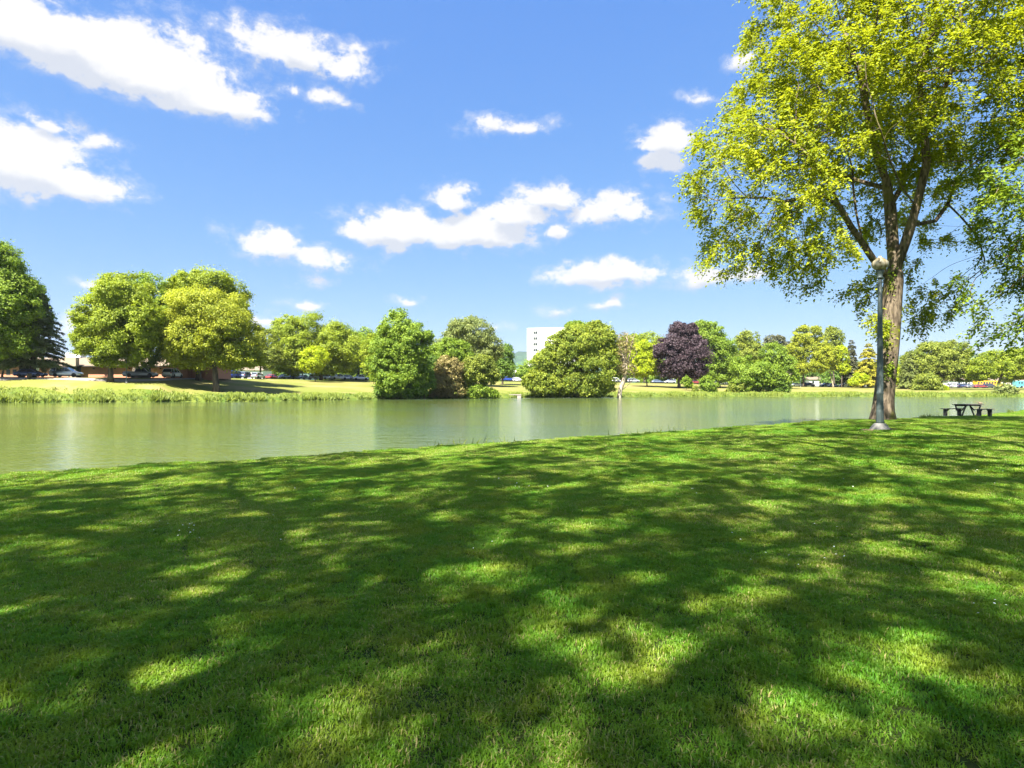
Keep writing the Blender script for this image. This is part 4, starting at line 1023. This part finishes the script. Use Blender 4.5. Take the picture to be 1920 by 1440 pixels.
def put_car(kind, color, px, D, label, flip=False, yaw=0.0, name=None):
    parts, wr, ax, w = car_parts(kind, color)
    p0, p1 = [np.array([(q-960)/FPX*far_cols(q)[1], far_cols(q)[1]]) for q in (px-25, px+25)]; dv = p1-p0
    rz = math.atan2(dv[1], dv[0])+(math.pi if flip else 0)+yaw
    o = empty(name or {'suv':'parked_suv','pickup':'pickup_truck','van':'parked_van'}.get(kind, 'parked_car'), ((px-960)/FPX*D, D, far_z(px, D)+.07), rz)
    for n, me in parts: mobj(n, me, None, o)
    ty, rm = CARM['tyre']
    for x in ax:
        for s in (-1, 1):
            t = mobj('wheel', ty, None, o); t.location = (x, s*(w-.10), wr); t.rotation_euler = (R(90),0,0); t.scale = (wr, wr, 1)
            mobj('rim', rm, None, t)
    return tag(o, label, 'car' if kind in ('sedan','hatch') else ('truck' if kind == 'pickup' else kind), 'vehicles parked along the far road')
CARS = [('sedan','navy',58,107,'navy blue sedan at the left edge under the layered cedar',0),('suv','silver',125,108.5,'silver SUV in front of the brick building',0),
 ('pickup','grey',264,112,'grey pickup truck behind the far lamp post',0),('suv','white',324,117,'white SUV left of the stout-trunked yellow-green tree',0),
 ('van','blue',430,150,'dark blue van right of the stout tree trunk',1),('suv','blue',447,158,'bright blue SUV beside the dark blue van',0),('suv','steel',462,160,'steel blue SUV between the bright blue SUV and a silver hatchback',0),
 ('hatch','silver',484,152,'silver hatchback under the olive tree',0),('sedan','red',510,182,'red car half hidden behind tree trunks',0),('sedan','grey',533,184,'grey sedan right of the red car',0),
 ('hatch','charcoal',550,182,'black hatchback under the dome-shaped tree',1),('sedan','steel',570,188,'steel blue sedan right of the black hatchback',0),('hatch','silver',592,183,'silver blue hatchback in front of the dome-shaped tree trunk',0),
 ('suv','white',613,192,'white SUV tucked left of the white pickup',0),('pickup','white',634,186,'long white pickup truck under the dome-shaped tree',0),('hatch','white',652,190,'white hatchback between two pickup trucks',0),('pickup','silver',674,188,'silver pickup truck left of the waterside tree',0),
 ('suv','blue',952,236,'blue SUV left of the huge chestnut',0),('hatch','white',970,237,'white hatchback touching the left side of the huge chestnut',0),
 ('van','white',1152,246,'white van behind the dead tree',0),('suv','silver',1188,246,'silver SUV behind the dead tree trunk',0),('sedan','steel',1232,248,'steel blue car behind the lime-green tree',0),('suv','silver',1256,246,'silver SUV left of the purple beech trunk',1),
 ('suv','maroon',1303,246,'dark red SUV right of the purple beech trunk',0),('suv','silver',1352,248,'silver SUV seen under the big green tree',0),('hatch','charcoal',1458,250,'black car behind the waterside thicket',0),
 ('sedan','white',1494,248,'white sedan right of the waterside thicket',0),('suv','charcoal',1517,250,'black SUV right of the tiny far lamp post',0),('hatch','grey',1548,249,'grey hatchback left of a white sedan',1),('sedan','white',1562,247,'white sedan at the bare tan trunk',0),
 ('sedan','steel',1586,250,'steel blue sedan under the spruce',0),('hatch','navy',1605,250,'navy hatchback under the golden cedar',0),('sedan','white',1626,248,'white sedan left of the near elm trunk',0),
 ('sedan','maroon',1684,246,'dark red sedan right of the near elm trunk',0),('suv','white',1700,246,'white SUV right of the dark red sedan',0),('van','white',1790,244,'white van right of the clipped ball bush',0),('suv','navy',1808,242,'navy SUV under the spreading oak',0),
 ('sedan','grey',1822,240,'grey sedan left of the yellow bus',0),('sedan','maroon',1838,238,'dark red sedan in front of the yellow bus',0),('suv','charcoal',1856,238,'black SUV in front of the right end of the yellow bus',0)]
for kind, colr, q, D, lab, fl in CARS: put_car(kind, colr, q, D, lab, bool(fl))
def bus(px, D, L, col, label, name):
    o = empty(name, ((px-960)/FPX*D, D, far_z(px, D)+.07), math.atan2(-.6, 8)); h = L/2
    MB().box((0,0,1.55),(L,2.4,2.3)).box((0,0,2.76),(L*.96,2.0,.14)).box((h+.45,0,1.0),(.9,2.1,1.1)).build('body', PAINT[col], o)
    n = int(L/1.1)
    for s in (-1, 1):
        for k in range(n): MB().box((-h+.6+k*(L-1.0)/n+.3, s*1.21, 2.0), (.78,.03,.72)).build('window', M_glass, o)
        MB().box((0, s*1.215, 1.32), (L*.98,.03,.10)).build('stripe', M_trim, o)
        for x in (-h*.6, h*.75):
            t = mobj('wheel', CARM['tyre'][0], None, o); t.location = (x, s*1.05, .48); t.rotation_euler = (R(90),0,0); t.scale = (.48,.48,1.4); mobj('rim', CARM['tyre'][1], None, t)
    MB().box((h+.01,0,2.1),(.03,2.1,.8)).build('windscreen', M_glass, o)
    tag(o, label, 'bus')
bus(1850, 252, 9.5, 'bus_yellow', 'yellow bus seen under the low oak at the right', 'parked_bus')
bus(1925, 243, 9.0, 'teal', 'teal and white bus cut by the right picture edge', 'parked_bus')

# ---------------------------------------------------------------- buildings
def prism(mb, x0, x1, y0, y1, z0, z1): return mb.box(((x0+x1)/2,(y0+y1)/2,(z0+z1)/2), (x1-x0,y1-y0,z1-z0))
def brick_building():
    D = 126.0; s = D/FPX; xl, xr = (-130-960)*s, (398-960)*s; g = 4.15
    o = empty('brick_building', ((xl+xr)/2, D+9, g)); c = (xl+xr)/2
    X = lambda px: (px-960)*s-c
    wh = 2.55
    segs = [(-130,136),(152,247),(283,352),(382,398)]
    for a, b in segs: prism(MB(), X(a), X(b), -9, -8.7, -.7, wh).build('wall', M_brick, o)
    for a, b in ((247,283),(352,382)):
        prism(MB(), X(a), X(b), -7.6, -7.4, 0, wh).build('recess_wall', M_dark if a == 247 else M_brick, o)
        MB().add([(X(a)+.001,-8.7,0),(X(a)+.001,-7.4,0),(X(a)+.001,-7.4,wh),(X(a)+.001,-8.7,wh)], [(0,1,2,3)]).build('recess_side', M_brick, o)
    prism(MB(), X(-130), X(398), -1.0, -.6, 0, wh).build('back_wall', M_brick, o)
    for e in (-130, 398): prism(MB(), X(e)-.15, X(e)+.15, -8.69, -1.01, 0, wh-.01).build('end_wall', M_brick, o)
    rf = MB(); a, b = X(-134)-.5, X(398)+.5
    rf.add([(a,-9.9,wh),(b,-9.9,wh),(b,.3,wh),(a,.3,wh),(a+4,-5.3,wh+2.0),(b-4,-5.3,wh+2.0),(b-4,-4.3,wh+2.0),(a+4,-4.3,wh+2.0)], [(3,2,1,0),(4,5,6,7),(0,1,5,4),(1,2,6,5),(2,3,7,6),(3,0,4,7)])
    rf.build('roof', M_shingle, o)
    prism(MB(), a-.02, b+.02, -9.98, -9.9, wh-.12, wh+.10).build('fascia', M_dark, o)
    en = prism(MB(), X(133), X(155), -11.0, -9.99, wh-.02, wh+1.75).build('entrance_canopy', M_fascia, o)
    prism(MB(), X(136)+.01, X(152)-.01, -8.4, -8.3, 0, wh-.03).build('entrance_recess', M_dark, o)
    for px in (137.5, 144, 150.5): prism(MB(), X(px)-.16, X(px)+.16, -10.6, -10.3, 0, wh-.03).build('column', M_fascia, o)
    prism(MB(), X(139), X(142.5), -8.5, -8.41, 0, 2.1).build('door', M_panewin, o); prism(MB(), X(145.5), X(149), -8.5, -8.41, 0, 2.1).build('door', M_panewin, o)
    for px in (12, 24, 40): prism(MB(), X(px), X(px+7), -9.05, -9.005, .8, 1.9).build('window', M_panewin, o)
    prism(MB(), X(68), X(74), -9.06, -9.005, 1.7, 2.2).build('notice_board', M_white, o)
    for px in (175, 215, 242, 300, 345): prism(MB(), X(px), X(px)+.3, -9.2, -9.005, 1.95, 2.2).build('wall_light', M_dark, o)
    tag(o, 'long low red brick building with brown roof behind the left trees', 'building')
    for i, (px, lab) in enumerate(((360,'white rooftop unit on the brick building between two trees'),(142,'white rooftop unit above the entrance of the brick building'))):
        p = P(px, 668 if i == 0 else 662, D+4.2); u = MB().box((0,0,.45),(3.2,1.8,.9)).box((0,0,.95),(2.6,1.3,.12)).build('rooftop_unit', M_white); u.location = (p[0], p[1], g+wh+2.0); tag(u, lab, 'vent unit')
brick_building()
def tower():
    D = 360.0; s = D/FPX; x0 = (989-960)*s; g = 5.0; H = P(0, 617, D)[2]-g; o = empty('office_tower', (x0, D, g), R(-9)); Wd, dp = 30.0, 14.0
    prism(MB(), 0, Wd, 0, dp, 0, H).build('wall', M_white, o)
    prism(MB(), -.35, -.02, -.3, dp+.2, 0, H+.4).build('end_wall', M_shade_wall, o)  # left face: painted grey for its shade, whatever the sun does
    prism(MB(), -.2, Wd+.2, -.2, dp+.1, H+.003, H+.5).build('parapet', M_white, o)
    st = 3.45
    for f in range(9):
        for k in (0, 2):
            w = prism(MB(), 3.4+k*9, 6.0+k*9, -.12, -.003, H-st*(f+1)+.55, H-st*(f+1)+2.15).build('window', M_panewin, o)
            prism(MB(), 4.66+k*9, 4.74+k*9, -.16, -.123, H-st*(f+1)+.55, H-st*(f+1)+2.15).build('mullion', M_white, w)
    tag(o, 'white multi-storey block rising behind the huge chestnut', 'building')
tower()
def house(px0, px1, ytop, D, mat, label, gable=True):
    s = D/FPX; w = (px1-px0)*s; c = (px0+px1)/2; g = far_z(c, D); H = max(2.4, P(0, ytop, D)[2]-g); o = empty('house', ((c-960)*s, D, g)); wh = H*.68
    prism(MB(), -w/2, w/2, 0, 8, 0, wh).build('wall', mat, o)
    MB().add([(-w/2-.4,-.5,wh+.003),(w/2+.4,-.5,wh+.003),(w/2+.4,8.5,wh+.003),(-w/2-.4,8.5,wh+.003),(-w/2-.4,4,H),(w/2+.4,4,H)], [(0,1,5,4),(2,3,4,5),(0,4,3),(1,2,5),(3,2,1,0)]).build('roof', M_shingle, o)
    n = max(2, int(w/3.2))
    for k in range(n):
        x = -w/2+(k+.5)*w/n; f = prism(MB(), x-.6, x+.6, -.06, -.003, wh*.35, wh*.75).build('window', M_panewin, o); prism(MB(), x-.7, x+.7, -.10, -.063, wh*.30, wh*.345).build('sill', M_white, f)
    prism(MB(), -.5+w*.22, .45+w*.22, -.05, -.004, 0, wh*.62).build('door', M_dark, o)
    tag(o, label, 'house', 'houses along the far road')
house(450, 492, 686, 205, M_white, 'white house behind the silver hatchback')
house(1140, 1170, 702, 300, M_white, 'white house seen behind the dead tree')
house(1466, 1486, 694, 305, M_cream, 'cream house right of the waterside thicket')
house(1518, 1545, 706, 300, M_white, 'white house behind the tall yellow-green tree')
house(1690, 1708, 700, 305, M_white, 'white house right of the near elm trunk')
house(1778, 1832, 708, 290, M_white, 'long white house under the great spreading oak')
house(1860, 1935, 708, 285, M_cream, 'cream house behind the buses')

# ---------------------------------------------------------------- small things on the far bank and the lake
def culvert():
    D = float(far_cols(966)[0])+.6; x = (966-960)/FPX*D; o = empty('culvert_outlet', (x, D, 0)); w = 1.35
    n = 14; r = .26; vs = [(r*math.cos(math.pi*2*k/n), 0, .30+r*math.sin(math.pi*2*k/n)) for k in range(n)]; vs2 = [(a, 1.2, b) for a, _, b in vs]
    prism(MB(), -w, -.33, -.15, .35, -.3, .62).build('head_wall', M_conc, o); prism(MB(), .33, w, -.15, .35, -.3, .62).build('head_wall', M_conc, o)
    prism(MB(), -w-.06, w+.06, -.22, .42, .623, .82).build('cap', M_conc, o)
    MB().add(vs+vs2, [(k, k+n, (k+1)%n+n, (k+1)%n) for k in range(n)]).build('pipe', M_dark, o)
    prism(MB(), -.327, .327, .36, .45, -.3, .62).build('pipe_back', M_dark, o)
    tag(o, 'small concrete culvert outlet at the far waterline left of the huge chestnut', 'culvert')
culvert()
def bin_():
    D = 104.0; x = (55-960)/FPX*D; o = empty('litter_bin', (x, D, far_z(55, D)))
    MB().lathe([(0,.30),(.05,.32),(.8,.36),(.86,.38),(.9,.38)], 16).build('barrel', M_trim, o, True); MB().lathe([(.903,.36),(.96,.30),(1.0,.12)], 16).build('lid', M_trim, o, True)
    tag(o, 'dark litter bin in front of the navy sedan', 'bin')
bin_()
def sign():
    D = 232.0; x = (964-960)/FPX*D; o = empty('road_sign', (x, D, far_z(964, D)))
    MB().tube([(0,0,-.2),(0,0,4.6)], [.05,.05], 8).build('post', M_rim, o); MB().box((.1,-.07,4.0),(1.3,.04,.8)).build('panel', M_white, o)
    tag(o, 'pale road sign on a post above the white hatchback by the chestnut', 'sign')
sign()
def duck():
    D = 1.95*FPX/(757-HZ); x = (1838-960)/FPX*D; o = empty('duck', (x, D, 0), R(170)); m = plain('duck_feathers', (.16,.12,.085), .8, var=.4, scale=14)
    b = MB(); b.tube([(-.30,0,.14),(-.2,0,.09),(-.05,0,.07),(.12,0,.08),(.20,0,.13),(.24,0,.22),(.27,0,.28),(.34,0,.28),(.42,0,.265)], [.01,.07,.115,.11,.08,.045,.05,.045,.008], 10); b.build('body', m, o, True)
    tag(o, 'small brown duck floating beyond the picnic table', 'duck')
duck()
def haze():
    b = MB().box((0, 1900, 148), (26000, 5400, 300)).build('haze', None); b['kind'] = 'stuff'; tag(b, 'thin summer haze over the lake and far hills', 'haze')
    m = bpy.data.materials.new('summer_haze'); m.use_nodes = True; t = NT(m.node_tree); t.n.clear(); out = t.new('ShaderNodeOutputMaterial')
    v = t.new('ShaderNodeVolumePrincipled'); v.inputs['Color'].default_value = (.80,.88,1,1); v.inputs['Density'].default_value = 0.65e-4; v.inputs['Anisotropy'].default_value = .2
    t.l.new(v.outputs[0], out.inputs['Volume']); b.data.materials.append(m)
haze()
print('tris', sum(len(o.data.loop_triangles) or len(o.data.polygons)*2 for o in bpy.data.objects if o.type == 'MESH'))
